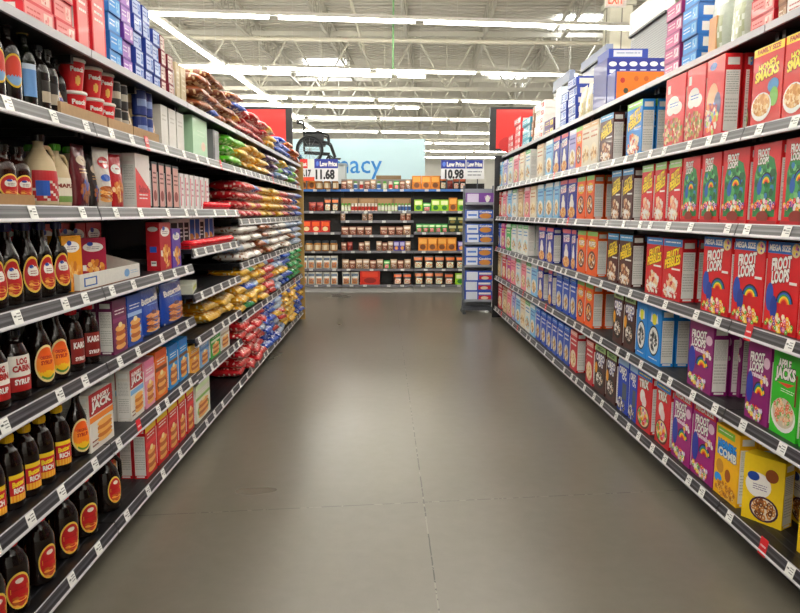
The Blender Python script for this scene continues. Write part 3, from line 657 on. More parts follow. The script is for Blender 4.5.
lput('u6', 77, 'bt_oval', .05)
lput('u5', 14, 'bt_cabin', .05)
for px in (-8,): lput('u5', px, 'bt_cabin', .05)
for px in (40, 56): lput('u5', px, 'bt_oval', .05)
for px in (34, 50): lput('u5', px, 'bt_oval', .16, stem='tall dark syrup bottle in second row')
for px in (72, 88): lput('u5', px, 'bt_karo', .05)
for px in (67, 82): lput('u5', px, 'bt_karo', .15, stem='red capped syrup bottle in second row')
for px in (-8, 8, 27, 42, 58): lput('u4', px, 'bt_navy', .06)
for px in (0, 20, 36, 52): lput('u4', px, 'bt_navy', .17, stem='navy capped syrup bottle in second row')
lput('u2', 8, 'bt_sauce', .05, scale=(1.1, 1.1, 1.0)); lput('u2', -8, 'bt_sauce', .05); lput('u2', 25, 'bt_oil', .05)
for px, s in ((38, .05), (47, .05), (56, .09)): lput('u2', px, 'bt_plain', s)

# cardboard trays
def tray_mesh(w, d, h, hb, t=.003, col='#a98660', print_=True, outc=None):
    mb = MB(); oc = outc or col
    mb.box(-w/2, w/2, 0, d, 0, t, col); mb.box(-w/2, w/2, 0, t, t, h, oc); mb.box(-w/2, w/2, d-t, d, t, hb, col)
    for s in (-1, 1):
        x0, x1 = (s*w/2, s*(w/2-t)); xa, xb = min(x0, x1), max(x0, x1)
        v = [(xa, t, t), (xb, t, t), (xa, d-t, t), (xb, d-t, t), (xa, t, h), (xb, t, h), (xa, d-t, hb), (xb, d-t, hb)]
        mb.faces(v, [(0, 2, 3, 1), (4, 5, 7, 6), (0, 1, 5, 4), (2, 6, 7, 3), (0, 4, 6, 2), (1, 3, 7, 5)], oc)
    if print_:
        c = Canvas(mb, lambda u, v, k: (-w/2+u*w, -k, v*h), 1); c.rect(.06, .2, .25, .75, '#3a5fa0'); c.rect(.08, .28, .23, .67, oc); c.ell(.75, .5, .05, .28, '#7ea6cf'); c.bars(.82, .35, .97, .65, 2, '#9fb8cf')
    return mb
def tray(X, y0, y1, z, d, h, hb, rz, stem, place, col='#a98660', outc=None, pr=False):
    me = mesh_of(tray_mesh(abs(y1-y0), d, h, hb, col=col, outc=outc, print_=pr), 'display_tray', 'kraft board')
    o = link('display_tray', me, None, (X, (y0+y1)/2, z), (0, 0, rz)); tag(o, stem, 'tray', place, y0)
    return o
XL = -DL-.02
# eye level shelf: two bottles in a kraft tray, then jugs, pouches, boxes
yt0 = yat(-25, XL, 1.45); yt1 = yat(36, XL, 1.45)
tray(XL-.004, yt0, yt1, 1.42, .16, .035, .035, PI/2, 'low kraft cardboard tray holding amber syrup bottles', LN['u3'])
for px, s in ((-16, .05), (3, .05), (18, .05), (-6, .12), (12, .12)):
    X = XL-s; PR['bt_maple'].put((X, yat(px, X, 1.5), 1.424), PI/2-.4, LN['u3'], stem='amber syrup bottle in cardboard tray' + (', rear row' if s > .1 else ''), scale=(1, 1, .8))
lput('u3', 40, 'bt_tan', .07); lput('u3', 56, 'bt_tang', .07); lput('u3', 70, 'bt_tang', .07); lput('u3', 32, 'bt_tang', .17, stem='green capped syrup jug in second row')

# standing pouches
def pouch_mesh(w, h, d, colf, seed=1, nu=12, nv=14, draw=None):
    R = random.Random(seed); mb = MB(); ph = [R.uniform(0, 6) for _ in range(3)]
    def pt(u, v, sg):
        f = max(0, 1-abs(2*u-1)**2.5)**.6; g = (1-v**2.2)**.8 if v < 1 else 0; g = min(1, g+.12*0)
        wv = math.sin(5*u+ph[0])*math.cos(7*v+ph[1]); y = d/2+sg*d/2*f*(g*(.75+.25*math.sin(PI*min(1, v*1.3))))+.003*wv*f
        return ((u-.5)*w, y, v*h)
    for sg in (1, -1):
        g = [[pt(i/nu, j/nv, sg) for i in range(nu+1)] for j in range(nv+1)]
        for j in range(nv):
            for i in range(nu):
                q = [g[j][i], g[j][i+1], g[j+1][i+1], g[j+1][i]]
                mb.poly(q[::-1] if sg > 0 else q, colf((i+.5)/nu, (j+.5)/nv, -sg), True)
    n = nu; bot = [pt(i/nu, 0, -1) for i in range(nu+1)]+[pt(i/nu, 0, 1) for i in range(nu, -1, -1)]
    mb.poly(bot[::-1], colf(.5, 0, 0))
    if draw:
        def mp(u, v, k):
            a = pt(u, v, -1); return (a[0], a[1]-.003-k, a[2])
        draw(Canvas(mb, mp, w/h))
    return mb
def pcol(base, panel, food, top=None, seed=3):
    R = random.Random(seed)
    def f(u, v, sg):
        if v > .93: return top or base
        if sg > 0 and .62 < v < .84 and .12 < u < .88: return panel
        if sg > 0 and .1 < v < .5 and .15 < u < .85: return food if R.random() < .75 else panel
        return base
    return f
def pouch_proto(key, stem, w, h, d, *cols, cat='pouch', name='food_pouch', draw=None):
    mb = pouch_mesh(w, h, d, pcol(*cols), len(PR), draw=draw)
    weldme = mesh_of(mb, name, 'film bag', True)
    p = Proto(name, stem, cat, weldme); p.dim = (w, h, d); PR[key] = p
def dr_bag(c):
    c.text('Buttermilk', .1, .68, .9, .8, W, None, .05); c.bars(.3, .6, .8, .65, 1, '#9fc0f0')
    for i in range(5): c.ell(.5, .12+i*.075, .34, .055, '#8a421a' if i % 2 else '#d98f45')
    c.ell(.5, .47, .12, .04, '#5a2a3a'); c.rect(.05, .02, .95, .06, W)
def dr_pp(c):
    c.ell(.5, .75, .36, .1, '#b51c26'); c.bars(.22, .7, .78, .8, 1, W); c.ell(.5, .5, .3, .06, '#2f5cae')
    for i in range(4): c.ell(.5, .14+i*.06, .36, .045, '#b5642a' if i % 2 else '#e8b067')
def dr_rp(c): c.ell(.5, .72, .3, .09, W); c.bars(.3, .68, .7, .76, 1, '#a81c24'); c.pile(.5, .3, .3, .18, 26, ['#e0a060', '#c9763a', '#f2d4a8'], 4, .08)
def dr_dk(c): c.ell(.5, .74, .36, .08, '#d9c9b6'); c.bars(.2, .52, .8, .62, 2, '#c9a070'); c.pile(.5, .26, .3, .14, 22, ['#7a4a2a', '#a8683a', '#3f56a0'], 5, .08)
pouch_proto('po_dkred', 'dark red standing baking pouch', .16, .23, .06, '#5c1420', '#5c1420', '#5c1420', draw=dr_dk)
pouch_proto('po_blk', 'dark pouch with silver print', .12, .2, .05, '#26201f', '#26201f', '#26201f', draw=dr_dk)
pouch_proto('po_pan', 'white and red pancake mix pouch, leaning', .16, .235, .05, '#d9d2ca', '#d9d2ca', '#d9d2ca', draw=dr_pp)
pouch_proto('po_red', 'bright red pouch with white print', .15, .22, .05, '#b81a26', '#b81a26', '#b81a26', draw=dr_rp)
pouch_proto('po_tan', 'tan paper pouch', .11, .17, .05, '#b69a6a', '#8b6a3c', '#d6c191', cat='pouch')
pouch_proto('po_bpan', 'blue pancake mix bag with pancake picture', .2, .225, .07, '#1c4aa8', '#1c4aa8', '#1c4aa8', '#2b61c4', cat='pancake mix bag', name='pancake_mix_bag', draw=dr_bag)
pouch_proto('po_brn', 'brown paper pouch with purple print', .1, .14, .06, '#9a7750', '#4a3d80', '#4a3d80')
pouch_proto('po_clear', 'large clear cereal bag with red edge', .2, .33, .08, '#c7cfc2', '#e6ece2', '#b5bd9c', '#c32a30', cat='cereal bag', name='cereal_bag')
pouch_proto('po_cream', 'cream cereal bag', .16, .25, .07, '#e6dfc4', '#f3eedd', '#d8c890', cat='cereal bag', name='cereal_bag')
def lpo(lv, xa, xb, key, inset=.01, yaw=0, tilt=0, hz=None, place=None, stem=None, sz=1):
    h0 = LH[lv] if hz is None else hz; X = XL-inset; zc = h0+.12; p = PR[key]
    ya, yb = yat(xa, X, zc), yat(xb, X, zc); w = abs(yb-ya)-.008
    return p.put((X, (ya+yb)/2, h0+(abs(tilt)*.02)), PI/2+yaw, place or LN[lv], scale=(w/p.dim[0], 1, sz), stem=stem)
lpo('u3', 79, 93, 'po_dkred'); lpo('u3', 93, 101, 'po_blk', .03); lpo('u3', 101, 112, 'po_pan', yaw=-.25); lpo('u3', 113, 124, 'po_red', yaw=-.2)
lpo('u3', 84, 97, 'po_dkred', .1, stem='dark red pouch in second row'); lpo('u3', 104, 118, 'po_dkred', .12, stem='dark red pouch behind pancake pouch')
lpo('u5', 144, 164, 'po_bpan'); lpo('u5', 166, 187, 'po_bpan'); lpo('u5', 146, 166, 'po_bpan', .09, stem='blue pancake mix bag in second row')
lpo('u2', 58, 66, 'po_brn', .02); lpo('u2', 124, 134, 'po_tan', .02, stem='beige paper pouch'); lpo('u2', 149, 157, 'po_tan', .02, sz=1.1, stem='tan paper pouch')
zc = RH['top']+.15
for xa, xb, k in ((705, 724, 'po_clear'), (726, 747, 'po_clear'), (577, 583, 'po_cream'), (584, 590, 'po_cream')):
    X = DR+.09; ya, yb = yat(xb, X, zc), yat(xa, X, zc); p = PR[k]
    p.put((X, (ya+yb)/2, RH['top']), -PI/2, RN['top'], scale=((yb-ya-.01)/p.dim[0], 1, 1))

# left cartons
def d_jack(ac):
    def f(c):
        c.rect(0, .62, 1, 1, '#a9161f'); c.text('HUNGRY', .14, .85, .86, .93, W); c.text('JACK', .1, .66, .9, .84, W, '#5c0c10'); c.rect(0, .5, 1, .6, ac)
        c.ell(.6, .32, .3, .06, '#d98f3a')
        for i in range(5): c.ell(.6, .14+i*.07, .32, .055, '#c9772a' if i % 2 else '#efb765')
        c.bars(.05, .05, .3, .2, 2, '#7a2a1a')
    return f
def d_pan(top, band):
    def f(c):
        c.rect(0, .85, 1, 1, top); c.bars(.15, .7, .85, .82, 2, W); c.rect(0, .58, 1, .66, band); c.ell(.5, .28, .42, .2, band)
        for i in range(5): c.ell(.5, .12+i*.085, .36, .06, '#b5642a' if i % 2 else '#e8b067')
        c.ell(.5, .52, .14, .05, '#f6e7b0')
    return f
def d_label(bg, blob):
    def f(c):
        c.ell(.5, .8, .4, .1, W); c.ell(.38, .87, .12, .045, '#2a4fa8'); c.bars(.25, .74, .75, .82, 2, '#8a7f8c'); c.pile(.55, .28, .35, .22, 34, ['#e2a24a', '#c97a2c', '#f0c985'], 4, .08); c.rect(.06, .3, .2, .42, blob)
    return f
def s_label(c): c.ell(.5, .86, .38, .05, W); c.rect(.25, .38, .75, .5, '#2a5ac0'); c.rect(.3, .1, .7, .2, W); c.bars(.33, .12, .67, .19, 1, '#222')
def lb(key, stem, bg, front, w=.15, h=.22, d=.06, cat='baking mix box', name='baking_mix_box', side=None): box_proto(key, stem, bg, front, w, h, d, cat, name, side)
lb('hj_o', 'white and red pancake mix box with orange band', '#e9e4dc', d_jack('#e88a2c'))
lb('hj_b', 'white and red pancake mix box with blue band', '#e9e4dc', d_jack('#7fb2dc'))
lb('pm_pink', 'pink waffle mix box', '#e39ab0', d_pan('#d8799a', '#f3d3dc')); lb('pm_or', 'orange pancake mix box', '#e2762a', d_pan('#c9531c', '#7a3a1c'))
lb('pm_blue', 'bright blue pancake mix box', '#2c8ed0', d_pan('#1c6db4', '#7a4a2a')); lb('pm_white', 'white pancake mix box', '#dcd8d2', d_pan('#a82a34', '#d8c9b8'))
lb('pm_pur', 'plum pancake mix box', '#6d2450', d_pan('#5a1a40', '#8a3d6a')); lb('pm_nav', 'navy pancake mix box', '#1c4aa0', d_pan('#18408c', '#a8c4e8'))
lb('krus', 'red buttermilk pancake mix box', '#c41c26', d_pan('#e8c62c', '#d8343a'), h=.25); lb('pm_green', 'white and green pancake mix box', '#e6e8d8', d_pan('#dcefc8', '#86b85a'), h=.22)
lb('gv_yel', 'amber store brand box with blue square', '#e09a1e', d_label('#e09a1e', '#2a5ac0'), h=.2, side=s_label)
lb('gv_red', 'crimson waffle mix box with white oval', '#b01425', d_label('#b01425', W), h=.235, d=.066, side=s_label)
lb('gv_mar', 'maroon waffle mix box inside white display tray', '#a01c40', d_label('#a01c40', W), h=.18, w=.11, side=s_label)
lb('gv_pur', 'violet waffle mix box with white oval', '#6a45a8', d_label('#6a45a8', W), h=.2, side=s_label)
lb('sm_yel', 'small yellow muffin mix box', '#e8a93a', d_pan('#f0c552', '#b5642a'), w=.11, h=.17); lb('sm_lb', 'small light blue muffin mix box', '#8fb4dc', d_pan('#c8dcf0', '#5a86c0'), w=.11, h=.17)
lb('sm_gr', 'small green muffin mix box', '#3fa84a', d_pan('#8fd08a', '#e8f0d8'), w=.11, h=.17); lb('sm_wh', 'small white muffin mix box', '#e8e4df', d_pan('#cfd8e0', '#b8a890'), w=.11, h=.17)
lb('rosy', 'tall white and red dessert box', '#efe6e4', lambda c: (c.poly([(0, 0), (1, 0), (1, .35), (0, .75)], '#d8474a'), c.text('Salted', .2, .3, .85, .42, '#a8222c'), c.bars(.2, .15, .8, .28, 2, W)), h=.24, cat='dessert box', name='dessert_box')
lb('blk1', 'slim black box with pink front', '#231c20', lambda c: (c.rect(.08, .05, .92, .95, '#d8a8a0'), c.bars(.2, .5, .8, .8, 3, '#6a2a2c'), c.ell(.5, .28, .3, .12, '#8a3a34')), w=.1, h=.22, cat='dessert box', name='dessert_box')
lb('wp', 'slim white packet with pink stripes', '#ece6e6', lambda c: (c.rect(.1, .1, .3, .9, '#d8627c'), c.bars(.4, .3, .9, .8, 3, '#c98fa0')), w=.08, h=.19, d=.05, cat='packet', name='dessert_packet')
lb('bw', 'black and white drink mix packet', '#e4e2e4', lambda c: (c.rect(.15, .15, .85, .85, '#2a2628'), c.bars(.25, .3, .75, .7, 3, W)), w=.08, h=.17, d=.05, cat='packet', name='drink_packet')
lb('bb', 'blue and white drink mix packet', '#e4e6ec', lambda c: (c.rect(.1, .3, .9, .95, '#2a58a8'), c.ell(.5, .3, .3, .15, '#c98a4a')), w=.08, h=.17, d=.05, cat='packet', name='drink_packet')
lb('gwhite', 'plain white carton', '#d9d7d2', lambda c: c.bars(.2, .6, .8, .8, 2, '#b9b5ae'), w=.16, h=.2, d=.1, cat='carton', name='storage_carton', side=plain(0))
lb('mint', 'large mint green carton', '#b9e0bd', lambda c: (c.bars(.3, .5, .8, .7, 2, '#cfeccf'), c.ell(.7, .3, .15, .12, '#e6d2b8')), w=.3, h=.225, d=.14, cat='carton', name='storage_carton', side=plain(0))
lb('grey', 'slim grey carton with black spine', '#8d8f90', lambda c: c.rect(0, 0, .3, 1, '#1c1c1e'), w=.08, h=.2, d=.12, cat='carton', name='storage_carton', side=plain(0))
lb('flat', 'flat white and green box lying down', '#dfe0cf', lambda c: c.rect(.1, .3, .9, .7, '#c9d26a'), w=.22, h=.05, d=.16, cat='baking mix box', side=plain(0))
def lbox(lv, xa, xb, key, inset=0, yaw=0, back=0, hz=None, place=None, stem=None, sz=1):
    p = PR[key]; h0 = LH[lv] if hz is None else hz; X = XL-.005-inset; zc = h0+.1
    ya, yb = yat(xa, X, zc), yat(xb, X, zc); w = min(max(yb-ya-.008, .03), .34)
    for b in range(back+1):
        p.put((X-b*(p.dim[2]+.005), (ya+yb)/2, h0), PI/2+yaw+rnd.uniform(-.02, .02), place or LN[lv], scale=(w/p.dim[0], 1, sz), stem=stem if not b else 'set-back '+(stem or p.stem))
lbox('base', 111, 121, 'krus', inset=.14, stem='red pancake mix box behind the jug'); 
for xa, xb, bk in ((146, 157, 2), (158, 168, 0), (169, 178, 0), (179, 186, 0), (187, 194, 0)): lbox('base', xa, xb, 'krus', back=bk)
lbox('base', 196, 210, 'pm_green', back=1)
lbox('u6', 90, 113, 'hj_o', back=1); lbox('u6', 130, 144, 'hj_b', back=2); lbox('u6', 145, 155, 'pm_pink'); lbox('u6', 156, 167, 'pm_or', sz=1.05); lbox('u6', 169, 178, 'pm_blue'); lbox('u6', 179, 188, 'pm_blue')
lbox('u5', 113, 127, 'pm_pur', back=2); lbox('u5', 128, 142, 'pm_nav', back=1)
lbox('u4', 66, 79, 'gv_yel', inset=.02, yaw=-.3)
lbox('u4', 160, 171, 'gv_red'); lbox('u4', 172, 181, 'gv_pur')
CP = 'on left short middle shelf'
for xa, xb, k in ((190, 199, 'sm_yel'), (200, 209, 'sm_lb'), (211, 220, 'sm_gr'), (221, 229, 'sm_wh')): lbox('u6', xa, xb, k, hz=.49, place='on left second shelf')
lbox('u6', 182, 205, 'flat', hz=.95, place=CP, inset=.02, yaw=.2)
# white display tray with crimson boxes
ya, yb = yat(80, XL, 1.2), yat(140, XL, 1.2)
tray(XL-.004, ya, yb, 1.12, .3, .06, .14, PI/2, 'white printed cardboard display tray of waffle mixes', LN['u4'], '#8a5a38', '#d9d8d2', True)
p = PR['gv_mar']; p.put((XL-.05, ya+.24, 1.124), PI/2-.6, LN['u4'], scale=(1, 1, 1))
for i, (yy, xx) in enumerate(((ya+.1, .16), (ya+.27, .16), (yb-.25, .16), (yb-.09, .16), (ya+.1, .23), (ya+.27, .23), (yb-.09, .23))):
    PR['gv_red'].put((XL-xx, yy, 1.124), PI/2, LN['u4'], stem='crimson waffle mix box inside white display tray' + (', rear row' if i > 3 else ''))
# eye level: desserts
lbox('u3', 136, 150, 'rosy', back=1)
for i, xa in enumerate((152, 159, 166, 173)): lbox('u3', xa, xa+6, 'blk1')
for i in range(6): lbox('u3', 180+i*5, 184+i*5, 'wp')
def red_tray(y0, y1, z, stem, place, n):
    root = link('drink_tray', None, None, (XL+.0, (y0+y1)/2, z)); L = y1-y0
    mb = MB(); mb.box(-.08, 0, -L/2, L/2, 0, .004, '#c81c2c'); mb.box(-.004, 0, -L/2, L/2, .004, .018, '#c81c2c'); mb.box(-.08, -.076, -L/2, L/2, .004, .03, '#b01826')
    link('base', mesh_of(mb, 'base', 'matt plastic'), root)
    for k in range(n):
        mb = MB(); yy = -L/2+L*(k+.5)/n; mb.lathe([(L/n*.42, .016), (L/n*.46, .03), (L/n*.3, .045), (.001, .048)], '#e02c3a', n=10, c=(-.02, yy)); link('cup_lid', mesh_of(mb, 'cup_lid', 'glossy plastic'), root)
    tag(root, stem, 'tray', place, y0)
red_tray(4.22, 4.9, 1.422, 'shallow red tray with round lids', LN['u3'], 7)
red_tray(3.9, 4.95, 1.202, 'long red tray of lidded cups', CP, 10)
for i, k in enumerate(['bw', 'bw', 'bw', 'bb', 'bb', 'bw', 'bb', 'bb']):
    yy = 3.95+i*.115; PR[k].put((XL-.10, yy, 1.2), PI/2-.35, CP, stem=None)
# shelf below top: cups, cans, jars, cartons
def cup():
    mb = MB(); mb.lathe([(.033, 0), (.046, .10), (.05, .104), (.05, .11), (.046, .112)], lambda z: '#f0ebe4' if z > .102 else ('#c81a22' if z > .006 else '#e6ddd0'), n=24)
    body = mesh_of(mb, 'cup_body', 'printed carton')
    pf = [(.033, 0), (.046, .1)]
    lab = label_mesh(pf, 1, 1, .052, .04, .9, lambda u, v, r: '#e9bf6a' if (u-.5)**2*3+(v-.3)**2 < .05 else '#cf1f26', 'rect', (('Peach', .15, .68, .8, .88, W),), 14)
    mb = MB(); mb.lathe([(.047, .1125), (.047, .1135), (.001, .114)], '#e8e4dc', n=24)
    return Proto('noodle_cup', 'red and white noodle cup', 'noodle cup', None, [('cup_body', body), ('label', mesh_of(lab, 'label', 'printed carton')), ('lid', mesh_of(mb, 'lid', 'printed carton'))])
def can(stem, body, band, r=.034, h=.1, top='#b8b6b0', name='food_can', cat='can'):
    mb = MB(); mb.lathe([(r*.96, 0), (r, .004), (r, h-.004), (r*.96, h)], lambda z: body, n=22, cap=True)
    lab = label_mesh([(r, 0), (r, h)], 1, 1, h*.5, h*.36, 1.3, lambda u, v, q: band if .3 < v < .7 and .2 < u < .8 else body, 'rect', (), 10)
    lm = MB(); lm.lathe([(r*.96, h), (r*.97, h+.004), (r*.9, h+.004), (r*.88, h+.002), (.001, h+.002)], top, n=22)
    p = Proto(name, stem, cat, None, [('body', mesh_of(mb, 'body', 'matt plastic')), ('label', mesh_of(lab, 'label', 'printed carton')), ('lid', mesh_of(lm, 'lid', 'bare metal'))]); p.dim = (2*r, h+.005, 2*r); return p
PR['cup'] = cup(); PR['canb'] = can('small black can with pale label', '#1d1a1a', '#b8b0a0'); PR['cant'] = can('small beige can', '#a58d60', '#5a4426'); PR['canblue'] = can('dark blue jar with white print', '#23387c', '#8fa2d0', .036, .11)
def cols(pxs, key, n, hh, inset, z0, stemx, lv='u2'):
    for px in pxs:
        X = XL-inset
        for k in range(n): PR[key].put((X, yat(px, X, LH[lv]+.1), z0+k*hh), PI/2-.6, LN[lv], stem=f'{PR[key].stem}, {("lower" if k == 0 else "upper")} layer')
for a, b, nm in ((62, 108, 'kraft tray under red noodle cups'), (110, 134, 'kraft tray under black cans'), (135, 160, 'kraft tray under dark blue jars')):
    tray(XL-.004, yat(a, XL, 1.75), yat(b, XL, 1.75), 1.724, .12, .05, .05, PI/2, nm, LN['u2'], '#b79a78')
cols((73, 91, 103), 'cup', 2, .116, .062, 1.728, '')
cols((113, 120), 'canb', 2, .107, .05, 1.728, ''); cols((127, ), 'cant', 2, .107, .1, 1.728, '')
cols((139, 145), 'canblue', 2, .118, .05, 1.728, '')
lbox('u2', 161, 168, 'gwhite', back=1); lbox('u2', 169, 176, 'gwhite'); lbox('u2', 177, 184, 'gwhite'); lbox('u2', 187, 212, 'mint', sz=1); lbox('u2', 213, 219, 'grey')
# top left boxes
def lst(xa, xb, key, n, inset=.0):
    X = XL-.005-inset; zc = 2.08; p = PR[key]; w, h, d = p.dim
    stack(-1, 1.98, LN['top'], yat(xa, X, zc), yat(xb, X, zc), key, n, X)
pack_proto('pred2', 'white and red snack carton', '#d21f30', '#e6e2df', '#d21f30', '#c9b9b4', w=.26, h=.075)
lst(-22, 16, 'pred2', 3, .07); lst(22, 54, 'ppink', 4); lst(56, 76, 'ppink', 4)
lb('rtall', 'tall bright red box on end', '#cf1c2c', lambda c: (c.rect(.08, .05, .9, .95, '#e58a88'), c.bars(.2, .5, .8, .8, 3, W)), w=.14, h=.26, d=.16, cat='snack box', name='snack_box')
lbox('top', 77, 89, 'rtall'); lbox('top', 92, 106, 'rtall'); lst(110, 123, 'psky', 5); lst(124, 134, 'ppur', 5); lst(136, 145, 'pnavy', 5); lst(146, 154, 'pnavy', 5); lst(155, 162, 'pnavy', 4)
lst(163, 168, 'pmaroon', 4); lst(169, 175, 'pmaroon', 3)
lb('tanb', 'tall cream and tan box', '#cdbd9c', lambda c: c.bars(.2, .3, .8, .8, 4, '#e6ddc8'), w=.12, h=.2, d=.12, cat='snack box', name='snack_box')
lbox('top', 176, 180, 'tanb'); lbox('top', 181, 186, 'tanb')
# right top specials: big cases facing the aisle end
def case(name, stem, x0, x1, y, d, z, h, bg, front, cat='shipping case'):
    mb = carton(x1-x0, h, d, bg, front, side=plain(0)); o = link(name, mesh_of(mb, name, 'printed carton'), None, ((x0+x1)/2, y, z)); tag(o, stem, cat, RN['top'], y)
def d_orange(c):
    c.rect(.03, .03, .98, .97, '#ea7c1c')
    for u, v, k in ((.15, .7, '#b3261c'), (.42, .75, '#c9641c'), (.62, .75, '#c9641c'), (.85, .72, '#a3a9a0'), (.22, .38, '#3c4030'), (.42, .35, '#a8541a'), (.62, .3, '#2c1410'), (.8, .35, '#c9601a')): c.ell(u, v, .05, .09, k, 8)
    c.bars(.55, .42, .75, .5, 1, '#8a3a10')
def d_sixlogo(c):
    for i in range(6): c.ell(.09+i*.165, .88, .065, .05, W); c.rect(.04+i*.165, .7, .14+i*.165, .77, '#dfe4f2')
case('snack_case', 'big orange snack case', 1.45, 1.77, 4.62, .16, RH['top'], .2, '#2a3f94', d_orange)
case('snack_case', 'navy case with row of six white logos', 1.45, 1.86, 4.8, .3, RH['top'], .315, '#202f86', d_sixlogo)
case('snack_case', 'flat blue and white carton on navy case', 1.46, 1.72, 4.81, .25, RH['top']+.3165, .06, '#2a45a0', lambda c: (c.rect(.12, .15, .85, .85, '#d5d8e0'), c.bars(.2, .3, .8, .7, 1, '#9aa4bc')))
case('snack_case', 'tall light blue and white case', DR+.09, DR+.26, 6.1, .16, RH['top'], .36, '#d9e6ec', lambda c: (c.rect(.55, 0, .9, 1, '#4fa3d8'), ))
case('snack_case', 'small tan carton', DR+.09, DR+.19, 3.25, .07, RH['top'], .17, '#dca878', lambda c: c.bars(.2, .3, .8, .8, 3, '#e9c8a4'))

# ------------------------------------------------------------------ back display gondola across the aisle end
BY = 11.75
BN = {'t': 'on back display top shelf', 'a': 'on back display upper shelf', 'b': 'on back display middle row', 'c': 'on back display fourth shelf', 'd': 'on back display third shelf', 'e': 'on back display second shelf', 'f': 'on back display bottom shelf', 'b2': 'on back display short shelf'}
bsec = [(-2.01, -.79), (-.79, .43), (.43, 1.65)]
bh = {'t': 1.79, 'a': 1.43, 'b2': 1.275, 'b': 1.08, 'c': .77, 'd': .47, 'e': .2}
lv3 = [[.2, .47, .77, 1.08, 1.43, 1.79], [.2, .47, .77, 1.035, 1.275, 1.43, 1.79], [.2, .47, .77, 1.08, 1.43, 1.79]]
for si, (x0, x1) in enumerate(bsec):
    root = link('shelving_unit', None, None, ((x0+x1)/2, BY+.2, 0)); w = (x1-x0)/2
    def pt(nm, mb, par=root, mat='painted steel'): return link(nm, mesh_of(mb, nm, mat), par)
    m = MB(); m.box(-w, w, .22, .25, FL+.01, 1.9, '#161618'); pt('back_panel', m)
    for s in (-1, 1): m = MB(); m.box(s*(w-.013)-.012, s*(w-.013)+.012, .2, .22, FL, 1.9, '#1f1f22'); pt('upright', m)
    m = MB(); m.box(-w+.003, w-.003, -.15, .22, FL, .16, '#b9b8b6'); pt('kick_base', m)
    for h in lv3[si]:
        m = MB(); m.box(-w+.003, w-.003, -.19, .22, h-.022, h, '#121214'); sh = pt('shelf', m)
        m = MB(); cc = '#3f74b8' if h > 1.7 else '#77767c'
        m.box(-w+.004, w-.004, -.198, -.19, h-.036, h+.003, cc); ch = pt('price_channel', m, sh)
        for k in range(4):
            xx = -w+2*w*(k+.5+rnd.uniform(-.2, .2))/4; m = MB(); m.box(xx-.03, xx+.03, -.2005, -.1985, h-.034, h, '#e9e9e6')
            Canvas(m, lambda u, v, kk: (xx-.03+u*.06, -.2007-kk, h-.034+v*.034), 1).bars(.1, .2, .9, .8, 2, '#77777a', k); pt('price_tag', m, ch, 'printed carton')
    tag(root, ['black shelving unit at aisle end, left section', 'black shelving unit at aisle end, middle section', 'black shelving unit at aisle end, right section'][si], 'shelving unit', group='back display sections')
def small(key, stem, w, h, d, bg, fg, ac, cat='packet', name='food_packet', kind='box'):
    if kind == 'box': PR[key] = Proto(name, stem, cat, mesh_of(carton(w, h, d, bg, lambda c: (c.rect(.1, .55, .9, .9, fg), c.ell(.5, .3, .32, .2, ac, 12)), side=plain(0)), name, 'printed carton')); PR[key].dim = (w, h, d)
    elif kind == 'pouch': pouch_proto(key, stem, w, h, d, bg, fg, ac, cat=cat, name=name)
    else:
        pf = [(w*.46, 0), (w*.5, .004), (w*.5, h*.68), (w*.38, h*.78)]
        b = MB(); b.lathe(pf, bg, n=14); l = MB(); l.lathe([(w*.4, h*.78), (w*.42, h*.8), (w*.42, h*.98), (w*.38, h)], fg, n=14)
        lb_ = label_mesh(pf, 1, 1, h*.36, h*.24, 1.3, lambda u, v, r: ac, 'rect', (), 5)
        PR[key] = Proto(name, stem, cat, None, [('body', mesh_of(b, 'body', 'glossy plastic')), ('lid', mesh_of(l, 'lid', 'matt plastic')), ('label', mesh_of(lb_, 'label', 'printed carton'))]); PR[key].dim = (w, h, d)
small('s_red', 'red meat snack box', .13, .19, .08, '#c02a1c', '#e8652c', '#f0d8a8', 'snack box', 'snack_box')
small('s_redp', 'dark red snack pouch', .12, .15, .05, '#7c1c18', '#b0452c', '#5a1512', 'pouch', 'snack_pouch', 'pouch')
small('s_jar', 'clear nut jar with tan contents', .14, .17, .1, '#a87a4a', '#3c4248', '#dccfb5', 'jar', 'nut_jar', 'jar')
small('s_white', 'white and orange snack pouch', .14, .215, .06, '#dcd8cf', '#44566a', '#c07a3a', 'pouch', 'snack_pouch', 'pouch')
small('s_orange', 'orange fruit snack box', .15, .22, .08, '#d9862c', '#f0b45a', '#7a4a24', 'snack box', 'snack_box')
small('s_sm', 'small brown meat snack packet', .1, .14, .05, '#8a5844', '#d9c0aa', '#8a4a38', 'packet', 'food_packet', 'pouch')
small('s_smt', 'small tan snack packet', .11, .16, .05, '#b8977a', '#e6dccd', '#7a4a38', 'packet', 'food_packet', 'pouch')
small('s_green', 'bright green snack packet', .11, .14, .05, '#2f9440', '#bfe3a8', '#e0567c', 'packet', 'food_packet', 'pouch')
small('s_lime', 'lime green snack box', .16, .19, .07, '#9ccf2e', '#eef4c0', '#2f7a30', 'snack box', 'snack_box')
small('s_dkg', 'dark green nut packet', .13, .12, .05, '#243a22', '#c9c48a', '#8a7a3a', 'packet', 'food_packet')
small('s_dkb', 'dark coffee pouch with orange print', .14, .2, .07, '#2a1a16', '#d8642c', '#e9dccb', 'pouch', 'snack_pouch', 'pouch')
small('s_seed', 'black and white seed pouch', .15, .22, .07, '#2c2420', '#d8722c', '#dfe3c8', 'pouch', 'snack_pouch', 'pouch')
small('s_pur', 'purple snack packet', .09, .16, .05, '#5a4aa0', '#cfc8e8', '#e0a05a', 'packet', 'food_packet')
small('s_sau', 'small sauce bottle with green lid', .05, .13, .05, '#c9d9a8', '#4a9a34', '#e8e8d8', 'bottle', 'small_bottle', 'jar')
